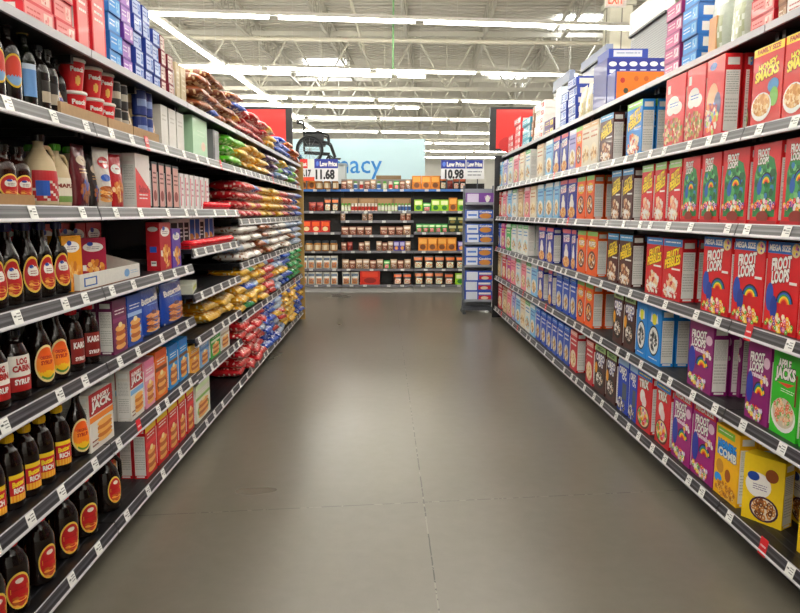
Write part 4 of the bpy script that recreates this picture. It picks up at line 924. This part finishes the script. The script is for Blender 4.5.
small('s_sar', 'small sauce bottle with red label', .05, .13, .05, '#e6ddd0', '#d9d4cc', '#b5322a', 'bottle', 'small_bottle', 'jar')
small('s_sab', 'small sauce bottle with blue label', .05, .13, .05, '#d8dfe2', '#6a9a4a', '#3a5f98', 'bottle', 'small_bottle', 'jar')
small('s_violet', 'violet and yellow candy box', .2, .09, .07, '#7a2ca0', '#efe3f4', '#e8c840', 'snack box', 'snack_box')
small('s_kraft', 'brown cardboard carton behind small bottles', .27, .22, .1, '#8a6a48', '#a58460', '#6a5038', 'carton', 'storage_carton')
small('s_crate', 'red display crate of sausages', .34, .24, .14, '#c9301c', '#e04a2c', '#8a1c12', 'crate', 'display_crate')
def brow(lv, hz, x0, x1, seq, gap=.008, y=BY+.02, up=0, place=None):
    """seq of keys laid from left to right between picture columns x0 and x1"""
    Y = y; dep = (Y)*CT-(hz-EYE)*ST; X0 = (x0-VX)*dep/F; X1 = (x1-VX)*dep/F; n = len(seq)
    for i, k in enumerate(seq):
        if k is None: continue
        p = PR[k]; xc = X0+(X1-X0)*(i+.5)/n; sx = min(1.25, max(.75, ((X1-X0)/n-gap)/p.dim[0]))
        p.put((xc, Y, hz+up), rnd.uniform(-.05, .05), place or BN[lv], key=xc, unit='from left', scale=(sx, 1, 1))
brow('e', .2, 300, 338, ['s_white']*5, place=BN['f']); brow('e', .2, 342, 359, ['s_white']*2, place=BN['f']); brow('e', .2, 360, 380, ['s_crate'], place=BN['f'])
brow('e', .2, 393, 412, ['s_dkb']*2, place=BN['f']); brow('e', .2, 414, 454, ['s_seed', 's_seed', 's_seed', 's_dkb'], place=BN['f']); brow('e', .2, 455, 466, ['s_lime'], place=BN['f'])
brow('d', .47, 300, 338, ['s_white']*5, place=BN['e']); brow('d', .47, 342, 411, ['s_smt', 's_sm', 's_smt', 's_smt', 's_sm', 's_smt', 's_green', 's_smt', 's_sm', 's_smt'], place=BN['e'])
brow('d', .47, 413, 466, ['s_seed']*5, place=BN['e'])
brow('c', .77, 305, 338, ['s_jar']*4, place=BN['d']); brow('c', .77, 341, 411, ['s_sm', 's_redp', None, 's_sm', 's_smt', None, 's_smt', 's_sm', 's_smt', 's_pur', 's_pur', 's_smt'], place=BN['d']); brow('c', .77, 418, 466, ['s_orange']*4+['s_pur'], place=BN['d'])
brow('b', 1.08, 302, 330, ['s_red']*3, place=BN['c']); brow('b', 1.035, 341, 411, ['s_sm', 's_sm', 's_sm', 's_sm', None, 's_sm', 's_sm', 's_sm', 's_smt'], place=BN['c'])
brow('b', 1.08, 416, 448, ['s_green']*5, place=BN['c']); brow('b', 1.08, 448, 466, ['s_dkg']*2, place=BN['c']); brow('b', 1.217, 448, 466, ['s_dkg']*2, place='in upper layer on back display fourth shelf')
brow('b', 1.08, 418, 448, ['s_green']*4, y=BY+.12, place='in rear row on back display fourth shelf')
brow('b2', 1.275, 340, 411, ['s_smt', None, None, None, 's_smt', 's_smt', None, None, None, None, None, 's_sm', 's_sm'], place=BN['b2'])
brow('a', 1.43, 301, 339, [None, 's_redp', 's_redp', 's_seed', 's_seed'], place=BN['a']); brow('a', 1.43, 341, 411, ['s_sau', 's_sau', 's_sau']+['s_sar']*8+['s_sau']*6+['s_sab']*4, place=BN['a'])
brow('a', 1.43, 414, 466, ['s_lime', 's_green', 's_lime', 's_lime', 's_orange', 's_lime'], place=BN['a'])
brow('t', 1.79, 300, 339, ['s_orange', 's_orange', 's_jar', 's_jar', 's_jar'], place=BN['t']); brow('t', 1.79, 341, 411, ['s_sm', 's_smt', 's_sab', 's_sar', 's_sm', 's_smt', 's_sab', 's_sau', 's_sar', 's_green', 's_sm', 's_smt'], place=BN['t'])
brow('t', 1.79, 412, 440, ['s_orange']*3, place=BN['t']); brow('t', 1.79, 440, 466, ['s_seed', 's_redp', 's_dkb', 's_dkb'], place=BN['t'])
brow('a', 1.43, 341, 411, ['s_kraft']*4, y=BY+.1, place=BN['a'])
# grey cartons on the back display's top
case_y = BY+.28
def bcase(stem, x0, x1, h, col, z=1.79, y=BY+.14):
    mb = carton(x1-x0, h, .12, col, lambda c: c.bars(.2, .4, .8, .7, 1, '#9b948a'), side=plain(0)); o = link('storage_carton', mesh_of(mb, 'storage_carton', 'kraft board'), None, ((x0+x1)/2, y, z)); tag(o, stem, 'carton')
bcase('long grey carton behind bottles on back display top', -.78, .42, .17, '#8b8882'); bcase('brown carton lying on the long grey carton', -.2, .22, .06, '#8a7458', z=1.962)

# ------------------------------------------------------------------ side display of cookie packs at the end of the right run
SY = 9.35
def sx(px, h): return (px-VX)*(SY*CT-(h-EYE)*ST)/F
x0, x1 = sx(464, 1), sx(493, 1)
root = link('side_rack', None, None, ((x0+x1)/2, SY, 0)); w = (x1-x0)/2
m = MB(); m.box(-w, w, .1, .12, FL+.08, 1.72, '#8d929a'); link('back_panel', mesh_of(m, 'back_panel', 'painted steel'), root)
for s in (-1, 1):
    m = MB(); m.tube((s*w, .1, FL+.02), (s*w, .1, 1.76), .011, '#6d727a'); link('pole', mesh_of(m, 'pole', 'painted steel'), root)
    m = MB(); m.box(s*w-.02, s*w+.02, -.18, .18, FL, FL+.03, '#3c3f45'); link('foot', mesh_of(m, 'foot', 'painted steel'), root)
m = MB(); m.box(-w, w, -.02, .12, FL+.03, FL+.08, '#50545a'); link('base', mesh_of(m, 'base', 'painted steel'), root)
SH = [.24, .70, 1.0, 1.31, 1.52]
for h in SH:
    m = MB(); m.box(-w+.005, w-.005, -.1, .1, h-.012, h, '#4a4d55'); m.box(-w+.005, w-.005, -.105, -.1, h-.012, h+.02, '#9aa0aa'); link('shelf', mesh_of(m, 'shelf', 'painted steel'), root)
tag(root, 'narrow grey wire rack of cookie packs at right aisle end', 'display rack')
box_proto('cook', 'blue and white cookie pack', '#3a62b8', lambda c: (c.rect(.03, .08, .45, .92, '#dfe6f2'), c.rect(.08, .4, .4, .6, '#5f86d0'), c.ell(.72, .4, .22, .28, '#c98a44'), c.text('Cookies', .5, .7, .95, .9, W)), .36, .128, .13, 'cookie pack', 'cookie_pack', side=plain(0))
box_proto('cookr', 'blue, white and red cookie pack', '#2f55b4', lambda c: (c.rect(.03, .08, .45, .92, '#dfe6f2'), c.rect(.5, .15, .97, .55, '#c8303a'), c.ell(.72, .3, .14, .16, '#e8d4b8'), c.rect(.5, .65, .95, .85, W)), .36, .132, .13, 'cookie pack', 'cookie_pack', side=plain(0))
box_proto('cookp', 'purple cookie pack', '#7a4a9c', lambda c: (c.rect(.03, .08, .45, .92, '#d9d0e8'), c.pile(.72, .5, .18, .3, 10, ['#c9a0d0', W], 4, .06)), .36, .14, .13, 'cookie pack', 'cookie_pack', side=plain(0))
SN = ['bottom', 'second', 'third', 'fourth', 'top']
for i, (h, k, n) in enumerate(zip(SH, ('cookr', 'cook', 'cook', 'cook', 'cookp'), (3, 2, 2, 1, 1))):
    for j in range(n):
        p = PR[k]; p.put(((x0+x1)/2+rnd.uniform(-.006, .006), SY-.095, h+j*(p.dim[1]+.001)), rnd.uniform(-.02, .02), f"on side rack's {SN[i]} shelf", stem=p.stem+(f', {LAY[j]}' if n > 1 else ''), scale=(2*w*.92/.36, 1, 1))

# ------------------------------------------------------------------ signs
def text_part(parent, name, s, x0, x1, z0, z1, y, col, mat='printed carton', t=.004):
    vs, fs = glyphs(s, .006); xs = [a for a, b in vs]; ys = [b for a, b in vs]; mb = MB()
    P = [(x0+(a-min(xs))/(max(xs)-min(xs))*(x1-x0), y, z0+(b-min(ys))/(max(ys)-min(ys))*(z1-z0)) for a, b in vs]
    mb.faces(P, fs, col); mb.faces([(a, y+t, c) for a, b, c in P], [f[::-1] for f in fs], col)
    return link(name, mesh_of(mb, name, mat), parent)
# pharmacy header
PY = 18.0
def wx(px, Y, h=2.6): return (px-VX)*(Y*CT-(h-EYE)*ST)/F
def wz(py, Y):
    t = -(py-306.5)/F; return EYE+(t*Y*CT-Y*ST)/(CT+t*ST)
r = link('pharmacy_sign', None, None, (0, PY, 0))
m = MB(); m.box(wx(262, PY), wx(425, PY), 0, .12, wz(188, PY), wz(139, PY), '#cbe7f1'); link('panel', mesh_of(m, 'panel', 'matt plastic'), r)
# lettering: 'Pharmacy' placed so that 'macy' runs from column 332 to 382
vs, _ = glyphs('Pharmacy', .006); vm, _ = glyphs('Phar', .006); X = [a for a, b in vs]; Y_ = [b for a, b in vs]
mx_ = max(a for a, b in vm)+.03; sc = (wx(382, PY)-wx(331.5, PY))/(max(X)-mx_)
mb = MB(); vs, fs = glyphs('Pharmacy', .006); ox = wx(331.5, PY)-mx_*sc; bz = wz(173, PY)
mb.faces([(ox+a*sc, -.006, bz+b*sc*1.05) for a, b in vs], fs, '#2f86cc'); mb.faces([(ox+a*sc, 0, bz+b*sc*1.05) for a, b in vs], [f[::-1] for f in fs], '#2f86cc')
link('lettering', mesh_of(mb, 'lettering', 'matt plastic'), r)
for xx in (wx(300, PY), wx(420, PY)): m = MB(); m.box(xx-.04, xx+.04, .12, .2, FL, wz(150, PY), '#c9d2d6'); link('support_post', mesh_of(m, 'support_post', 'painted steel'), r)
tag(r, 'light blue pharmacy header sign behind the back display', 'sign')
# pharmacy bay that carries the wheelchair
WY = 16.2; zb = wz(164, WY)
r = link('tall_cabinet', None, None, (wx(315, WY), WY, 0)); hw = .7
m = MB(); m.box(-hw, hw, -.25, .3, FL, zb-.04, '#c3c9cc'); link('body', mesh_of(m, 'body', 'painted steel'), r)
m = MB(); m.box(-hw-.02, hw+.02, -.3, .35, zb-.04, zb, '#9aa3a8'); link('top', mesh_of(m, 'top', 'painted steel'), r)
tag(r, 'tall grey cabinet under the wheelchair behind the back display', 'cabinet')
wc = link('wheelchair', None, None, (wx(315, WY), WY, zb)); K = '#16171a'
for s in (-.22, .22):
    m = MB(); m.ring((-.12, s*1.25, .3), .285, .024, K, 'y', 36); m.ring((-.12, s*1.4, .3), .25, .008, '#4a4d52', 'y', 32)
    wh = link('rear_wheel', mesh_of(m, 'rear_wheel', 'matt plastic'), wc)
    m = MB()
    for k in range(12): t = 2*PI*k/12; m.tube((-.12, s*1.25, .3), (-.12+.28*math.cos(t), s*1.25, .3+.28*math.sin(t)), .003, '#9a9da2', 5)
    link('spokes', mesh_of(m, 'spokes', 'bare metal'), wh)
    m = MB(); m.ring((.33, s, .09), .075, .015, K, 'y', 20); m.tube((.33, s, .09), (.33, s, .2), .01, K); link('caster', mesh_of(m, 'caster', 'matt plastic'), wc)
    m = MB(); m.path([(-.24, s, .3), (-.24, s, .88), (-.28, s, .92), (-.4, s, .93)], .022, K); m.path([(-.24, s, .47), (.3, s, .47), (.36, s, .42), (.46, s, .14)], .02, K); m.path([(-.24, s, .25), (.33, s, .22)], .018, K); m.box(-.22, .2, s-.006, s+.006, .47, .66, K)
    link('side_frame', mesh_of(m, 'side_frame', 'matt plastic'), wc)
    m = MB(); m.path([(-.24, s*1.05, .66), (.12, s*1.05, .68), (.3, s*1.05, .62), (.32, s*1.05, .47)], .02, K); m.box(-.2, .16, s*1.05-.025, s*1.05+.025, .68, .705, '#1e1f22'); link('armrest', mesh_of(m, 'armrest', 'matt plastic'), wc)
    m = MB(); m.box(.42, .58, s*.55-.07, s*.55+.07, .11, .125, K); link('footrest', mesh_of(m, 'footrest', 'matt plastic'), wc)
m = MB(); m.box(-.24, .24, -.21, .21, .4, .5, '#1b1c20'); link('seat', mesh_of(m, 'seat', 'matt plastic'), wc)
m = MB(); m.box(-.26, -.235, -.21, .21, .5, .86, '#1b1c20'); link('backrest', mesh_of(m, 'backrest', 'matt plastic'), wc)
wc.rotation_euler = (0, 0, .12); tag(wc, 'black folding wheelchair parked on top of the tall grey cabinet', 'wheelchair')
# price signs over the back display
def price_sign(name, stem, xa, xb, Y, ya, yb, layout):
    r = link(name, None, None, (0, Y, 0)); X0, X1 = wx(xa, Y, 2.1), wx(xb, Y, 2.1); z1, z0 = wz(ya, Y), wz(yb, Y)
    m = MB(); m.box(X0, X1, 0, .02, z0, z1, '#e9e9ec'); mp = lambda u, v, k: (X0+u*(X1-X0), -k*3, z0+v*(z1-z0)); c = Canvas(m, mp, 1); layout(c); link('board', mesh_of(m, 'board', 'printed carton'), r)
    for xx in (X0+.1, X1-.1): m = MB(); m.tube((xx, .03, 1.79), (xx, .03, z1-.02), .01, '#55585e'); link('stand', mesh_of(m, 'stand', 'painted steel'), r); tag(r, stem, 'price sign')
def lay1(c):
    c.rect(0, .58, .2, 1, '#d8382c'); c.text('hot', .03, .68, .17, .85, W); c.rect(.2, .58, .38, 1, '#e9efe9'); c.rect(.38, .58, 1, 1, '#2e3c98'); c.ell(.46, .79, .04, .12, '#5f7fd8', 8); c.text('Low Price', .53, .68, .97, .88, W)
    c.text('5.17', .03, .22, .28, .5, '#23252c'); c.text('11.68', .42, .1, .9, .5, '#23252c'); c.rect(.03, 0, .38, .18, '#e0522c')
def lay2(c):
    c.rect(0, .55, .97, 1, '#27388f'); c.ell(.07, .78, .04, .14, '#5f7fd8', 8); c.text('Low Price', .14, .66, .54, .88, W); c.text('Low Price', .62, .66, .95, .88, W); c.rect(.57, .55, .59, 1, W); c.text('10.98', .1, .04, .52, .48, '#23252c'); c.bars(.62, .1, .95, .45, 2, '#8a8d96')
price_sign('price_sign', 'low price sign with red and blue header, left above back display', 300, 338, BY-.12, 159, 181, lay1)
price_sign('price_sign', 'navy low price sign reading 10.98, right above back display', 441, 484, BY-.12, 160, 179, lay2)
# red screens on poles at the ends of both runs
def screen(stem, xa, xb, Y, ya, yb, frame_side):
    r = link('sign_panel', None, None, (0, Y, 0)); X0, X1 = wx(xa, Y, 2.5), wx(xb, Y, 2.5); z1, z0 = wz(ya, Y), wz(yb, Y)
    m = MB(); m.box(X0, X1, 0, .06, z0, z1, '#1b1b1e'); link('frame', mesh_of(m, 'frame', 'matt plastic'), r)
    a, b = (X0+.03, X1-.08) if frame_side > 0 else (X0+.08, X1-.03)
    m = MB(); m.box(a, b, -.004, 0, z0+.03, z1-.03, '#d22a26'); c = Canvas(m, lambda u, v, k: (a+u*(b-a), -.004-k*2, z0+.03+v*(z1-z0-.06)), 1); c.ell(.35, .1, .3, .22, '#b81c1c', 14); link('face', mesh_of(m, 'face', 'printed carton'), r)
    m = MB(); m.tube(((X0+X1)/2, .08, FL), ((X0+X1)/2, .08, z1-.1), .02, '#2a2a2d'); link('post', mesh_of(m, 'post', 'painted steel'), r)
    tag(r, stem, 'sign')
screen('red sign panel in black frame above far end of left shelving', 222, 292, 9.2, 107, 148, 1)
screen('red sign panel in black frame above far end of right shelving', 490, 545, 9.2, 107, 151, -1)

# tall display panels in the next aisle
for i, (ya, yb, st) in enumerate(((6.8, 7.8, 'nearest tall grey perforated panel beyond right shelving'), (8.6, 9.7, 'middle tall blue grey panel beyond right shelving'), (10.3, 11.3, 'farthest tall grey panel beyond right shelving'))):
    r = link('partition_screen', None, None, (2.6, (ya+yb)/2, 0)); hw = (yb-ya)/2; g = ('#8f9296', '#6a748c', '#8a8f92')[i]; tp = (3.5, 3.38, 3.42)[i]
    m = MB(); m.box(0, .04, -hw, hw, FL, 3.26, g)
    if i == 0:
        R = random.Random(4)
        for a in range(40):
            for b in range(36):
                yy = -hw+.02+a*.024; zz = 2.4+b*.023
                if yy < hw-.02: m.box(-.0012, 0, yy-.005, yy+.005, zz-.005, zz+.005, '#5c5f63')
    link('panel', mesh_of(m, 'panel', 'painted steel'), r)
    m = MB(); m.box(-.02, .06, -hw, hw, 3.27, tp, '#e4e6e0' if i == 0 else '#7d87a0'); m.box(-.03, .07, -hw, hw, 3.25, 3.27, '#4a4c50'); link('header', mesh_of(m, 'header', 'matt plastic'), r)
    tag(r, st, 'display panel')

# ------------------------------------------------------------------ building shell
def floor_mat():
    m, n, l, b = newmat('polished concrete')
    tc = n.new('ShaderNodeTexCoord'); sp = n.new('ShaderNodeSeparateXYZ'); l.new(tc.outputs['Object'], sp.inputs[0])
    def noise(s, d=6, r=.6):
        k = n.new('ShaderNodeTexNoise'); k.inputs['Scale'].default_value = s; k.inputs['Detail'].default_value = d; k.inputs['Roughness'].default_value = r; l.new(tc.outputs['Object'], k.inputs['Vector']); return k
    def math_(op, a, b_=None):
        k = n.new('ShaderNodeMath'); k.operation = op
        for i, q in enumerate((a, b_)):
            if q is None: continue
            if isinstance(q, (int, float)): k.inputs[i].default_value = q
            else: l.new(q, k.inputs[i])
        return k.outputs[0]
    n1 = noise(.7, 3, .5); n2 = noise(14, 4); n3 = noise(160, 2); n4 = noise(22, 3)
    r = n.new('ShaderNodeValToRGB'); r.color_ramp.elements[0].position = .3; r.color_ramp.elements[0].color = lin('#5f5b51'); r.color_ramp.elements[1].position = .7; r.color_ramp.elements[1].color = lin('#716d64')
    mixf = math_('ADD', math_('MULTIPLY', n1.outputs['Fac'], .7), math_('MULTIPLY', n2.outputs['Fac'], .3)); l.new(mixf, r.inputs[0])
    # joints: one along the aisle, cross joints every 3.15 m at a slight skew
    X, Y = sp.outputs[0], sp.outputs[1]
    wob = math_('MULTIPLY', math_('SUBTRACT', n4.outputs['Fac'], .5), .006)
    dx = math_('ABSOLUTE', math_('ADD', math_('SUBTRACT', math_('ADD', X, math_('MULTIPLY', Y, .006)), .185), wob))
    s = math_('SUBTRACT', Y, math_('MULTIPLY', X, .115)); s = math_('SUBTRACT', s, 3.08); s = math_('DIVIDE', s, 3.2)
    fr = math_('SUBTRACT', s, math_('ROUND', s)); dy = math_('ABSOLUTE', math_('ADD', math_('MULTIPLY', fr, 3.2), wob))
    line = math_('LESS_THAN', math_('MINIMUM', dx, dy), .0026)
    chip = math_('MULTIPLY', line, math_('GREATER_THAN', n4.outputs['Fac'], .53)); dark = math_('MULTIPLY', line, .9)
    m1 = n.new('ShaderNodeMix'); m1.data_type = 'RGBA'; l.new(dark, m1.inputs['Factor']); l.new(r.outputs[0], m1.inputs['A']); m1.inputs['B'].default_value = lin('#2a2822')
    m2 = n.new('ShaderNodeMix'); m2.data_type = 'RGBA'; l.new(math_('MULTIPLY', chip, .35), m2.inputs['Factor']); l.new(m1.outputs['Result'], m2.inputs['A']); m2.inputs['B'].default_value = lin('#b9b4a6')
    m3 = n.new('ShaderNodeMix'); m3.data_type = 'RGBA'; l.new(math_('MULTIPLY', math_('GREATER_THAN', n3.outputs['Fac'], .66), .25), m3.inputs['Factor']); l.new(m2.outputs['Result'], m3.inputs['A']); m3.inputs['B'].default_value = lin('#5a5347')
    l.new(m3.outputs['Result'], b.inputs['Base Color'])
    rr = n.new('ShaderNodeMapRange'); l.new(n1.outputs['Fac'], rr.inputs['Value']); rr.inputs['To Min'].default_value = .26; rr.inputs['To Max'].default_value = .3; l.new(rr.outputs['Result'], b.inputs['Roughness'])
    bp = n.new('ShaderNodeBump'); bp.inputs['Strength'].default_value = .04; bp.inputs['Distance'].default_value = .001; l.new(n2.outputs['Fac'], bp.inputs['Height']); l.new(bp.outputs['Normal'], b.inputs['Normal'])
floor_mat()
HX, Y0, Y1, HC = 15.0, -7.0, 46.0, 6.9
m = MB(); m.box(-HX, HX, Y0, Y1, FL-.1, FL, '#807868'); struct('floor', m, 'polished concrete')
m = MB(); ROOF = '#d2cec4'
k = 0; y = Y0
while y < Y1:                    # ribbed steel deck: ribs run across the building
    m.box(-HX, HX, y, y+.16, HC, HC+.1, ROOF); m.box(-HX, HX, y+.16, y+.3, HC+.05, HC+.12, ROOF); y += .3
struct('ceiling', m, 'roof paint')
for nm, b in (('wall_back', (-HX, HX, Y1, Y1+.2)), ('wall_front', (-HX, HX, Y0-.2, Y0)), ('wall_left', (-HX-.2, -HX, Y0, Y1)), ('wall_right', (HX, HX+.2, Y0, Y1))):
    m = MB(); m.box(*b, FL, HC+.12, '#dddcd6'); struct(nm, m, 'roof paint')
# skylights
for i, (x, y, w_, l_) in enumerate(((-2.3, 27.0, 1.5, 1.6), (5.4, 21.2, 1.2, 1.4), (4.9, 29, 1.4, 1.6), (-8, 19, 1.4, 1.6))):
    m = MB(); m.box(x-w_/2, x+w_/2, y-l_/2, y+l_/2, HC-.05, HC-.02, '#ffffff'); o = struct(f'window_{i+1}', m, 'skylight')
# strip lights
A = .115
def light_row(i, yc, z, xa, xb, stem, sk=A, lamp='lamp tube'):
    r = link('ceiling_light', None, None, (0, yc, z)); r.rotation_euler = (0, 0, math.atan(sk))
    m = MB(); m.box(xa, xb, -.03, .03, .03, .09, '#e9e7df'); link('housing', mesh_of(m, 'housing', 'roof paint'), r)
    x = xa; m = MB()
    while x < xb-.5:
        e = min(x+2.36, xb); m.tube((x+.04, 0, 0), (e-.04, 0, 0), .03, '#ffffff', 8); x += 2.44
    link('tube', mesh_of(m, 'tube', lamp), r)
    x = xa+.6; m = MB(); m.tube((0, 0, .09), (0, 0, HC-z), .006, '#d8d6cf', 5); me = mesh_of(m, 'hanger', 'roof paint')
    while x < xb: link('hanger', me, r, (x, 0, 0)); x += 2.44
    tag(r, stem, 'ceiling light', group='strip lights crossing the ceiling')
rows = [(-5, 4.6), (-3, 4.6), (-1, 4.6), (1, 4.6), (3, 4.6), (5, 4.6), (7, 4.6), (9, 4.6), (12.3, 4.6), (16.5, 4.6), (20.6, 4.6), (24.6, 4.6), (28.6, 4.6), (32.8, 4.6), (37, 4.6), (41, 4.6)]  # closely spaced near rows are unseen, added to brighten the lower shelves
nm = [f'added fill strip light row out of view above the near aisle, {a}' for a in ('rearmost', 'second from rear', 'third from rear', 'over camera', 'first ahead', 'second ahead', 'third ahead', 'fourth ahead')]
nm += ['nearest visible strip light row, topmost in the photo'] + [f'{a}strip light row visible down the store' for a in ('second ', 'third ', 'fourth ', 'fifth ', 'sixth ', 'seventh ', 'last ')]
for i, (y, z) in enumerate(rows):
    light_row(i, y, z, -12.5 if i > 8 else (-5 if i < 8 else -4.3), 13 if i > 8 else (5.5 if i < 8 else 5.2), nm[i], lamp='fill lamp tube' if i < 8 else 'lamp tube')
light_row(20, 17.6, 4.7, -12, .95, 'shorter strip light row beside the second visible row'); light_row(21, 22.4, 4.65, -12, 1.0, 'shorter strip light row beside the third visible row')
r = link('ceiling_light', None, None, (-3.9, 11.9, 4.6)); r.rotation_euler = (0, 0, -math.atan(.061))
m = MB(); m.box(-.05, .05, 0, 17, .03, .1, '#efede6'); link('housing', mesh_of(m, 'housing', 'roof paint'), r)
m = MB()
for k in range(7): m.tube((0, k*2.42+.04, 0), (0, k*2.42+2.36, 0), .032, '#ffffff', 8)
link('tube', mesh_of(m, 'tube', 'lamp tube'), r); m = MB()
m.tube((0, .5, .1), (0, .5, HC-4.6), .006, '#d8d6cf', 5); me = mesh_of(m, 'hanger', 'roof paint')
for k in range(7): link('hanger', me, r, (0, k*2.42, 0))
tag(r, 'strip light running lengthwise above the left shelving', 'ceiling light')
# roof girders (across) and bar joists (lengthwise)
ST_ = '#cfccc0'
GN = ['nearest', 'second', 'third', 'fourth', 'farthest']
for i, gy in enumerate((14.2, 21, 28, 35, 42)):
    r = link('roof_girder', None, None, (0, gy, 0)); r.rotation_euler = (0, 0, math.atan(.03))
    z0, z1 = (5.75, 6.8) if i == 0 else (4.97, 6.5)
    m = MB(); m.box(-14, 14, -.06, .06, z1-.06, z1+.06, ST_); link('top_chord', mesh_of(m, 'top_chord', 'roof paint'), r)
    m = MB(); m.box(-14, 14, -.06, .06, z0-.05, z0+.05, ST_); link('bottom_chord', mesh_of(m, 'bottom_chord', 'roof paint'), r)
    m = MB(); x = -13.6
    while x < 13:
        m.tube((x, 0, z1), (x+.9, 0, z0), .035, ST_, 6); m.tube((x+.9, 0, z0), (x+1.8, 0, z1), .035, ST_, 6); m.tube((x+.9, 0, z0), (x+.9, 0, z1), .02, ST_, 6); x += 1.8
    link('web', mesh_of(m, 'web', 'roof paint'), r)
    tag(r, f'{GN[i]} off-white roof girder with zigzag bracing', 'girder', group='roof girders')
for i in range(13):
    x = -13.2+i*2.2
    r = link('roof_joist', None, None, (x, 12, 0)); r.rotation_euler = (0, 0, -math.atan(.061))
    m = MB(); m.box(-.05, .05, 0, 32, HC-.12, HC-.02, '#bcb8ad'); link('top_chord', mesh_of(m, 'top_chord', 'roof paint'), r)
    m = MB(); m.box(-.04, .04, 0, 32, HC-.62, HC-.56, '#bcb8ad'); link('bottom_chord', mesh_of(m, 'bottom_chord', 'roof paint'), r)
    m = MB(); yy = 0
    while yy < 31.4: m.tube((0, yy, HC-.1), (0, yy+.35, HC-.59), .014, '#bcb8ad', 5); m.tube((0, yy+.35, HC-.59), (0, yy+.7, HC-.1), .014, '#bcb8ad', 5); yy += .7
    link('web', mesh_of(m, 'web', 'roof paint'), r)
    tag(r, 'off-white steel bar joist', 'joist', 'running lengthwise under the roof', x, 'from left', 'roof joists')
# pipe under the roof
m = MB(); m.tube((-12, 17.2, 5.6), (12, 18.6, 5.6), .05, '#d9d4c4', 10); o = link('sprinkler_pipe', mesh_of(m, 'sprinkler_pipe', 'roof paint')); tag(o, 'cream sprinkler pipe crossing under the roof', 'pipe')
m = MB(); m.tube((-.9, 15, 6.2), (-.2, 40, 6.2), .04, '#d9d4c4', 10); o = link('sprinkler_pipe', mesh_of(m, 'sprinkler_pipe', 'roof paint')); tag(o, 'cream sprinkler pipe running lengthwise under the roof', 'pipe')
m = MB(); m.path([(wx(393, 13, 4), 13, HC), (wx(393.5, 13, 4), 13.02, 5.6), (wx(393, 13, 4), 13, wz(70, 13))], .016, '#6f9c6a', 8); o = link('hanging_cable', mesh_of(m, 'hanging_cable', 'matt plastic')); tag(o, 'thin green cable hanging down from the roof', 'cable')
# column and exit sign
cx = wx(617, 14, 4)
r = link('building_column', None, None, (cx, 14.1, 0))
m = MB(); m.box(-.21, .21, -.21, .21, FL, HC, '#dcd9ca'); m.box(-.225, -.21, -.01, .01, FL, HC, '#8e8b80'); m.box(0, .02, -.222, -.21, FL, HC, '#8e8b80'); link('shaft', mesh_of(m, 'shaft', 'roof paint'), r)
m = MB(); m.box(-.26, .26, -.26, .26, 5.3, 5.4, '#c8c5b8'); link('collar', mesh_of(m, 'collar', 'roof paint'), r)
tag(r, 'square off-white building column beyond right shelving', 'column')
EY = 12.6; r = link('exit_sign', None, None, (0, EY, 0)); ex0, ex1 = wx(606, EY, 5.2), wx(627, EY, 5.2); ez = wz(7, EY)
m = MB(); m.box(ex0, ex1, 0, .05, ez, ez+.24, '#f1efe8'); link('case', mesh_of(m, 'case', 'matt plastic'), r)
text_part(r, 'lettering', 'EXIT', ex0+.05, ex1-.05, ez+.05, ez+.2, -.006, '#e03018', 'exit letters')
m = MB(); m.tube(((ex0+ex1)/2, .025, ez+.24), ((ex0+ex1)/2, .025, HC), .01, '#bcb8ad'); link('hanger', mesh_of(m, 'hanger', 'roof paint'), r)
tag(r, 'white hanging exit sign with red letters', 'exit sign')

# ------------------------------------------------------------------ world, camera, look
w = bpy.data.worlds.new('World'); SC.world = w; w.use_nodes = True
w.node_tree.nodes['Background'].inputs[0].default_value = (.8, .87, 1, 1); w.node_tree.nodes['Background'].inputs[1].default_value = .6
cam = bpy.data.cameras.new('Camera'); co = bpy.data.objects.new('Camera', cam); COL.objects.link(co); SC.camera = co
cam.sensor_width = 36; cam.lens = F/800*36; cam.shift_x = 12/800; cam.clip_start = .02; cam.clip_end = 200
co.location = (0, 0, EYE); co.rotation_euler = (PI/2-TH, 0, 0)
vs_ = SC.view_settings
SC.display_settings.display_device = 'sRGB'; vs_.view_transform = 'Standard'; vs_.look = 'None'; vs_.exposure = 2.0; vs_.gamma = 1; vs_.use_curve_mapping = False
for o in list(bpy.data.objects):
    if o.parent is None: o.location.z -= FL
finish_labels()
print('THINGS', len(REG), 'OBJECTS', len(bpy.data.objects))
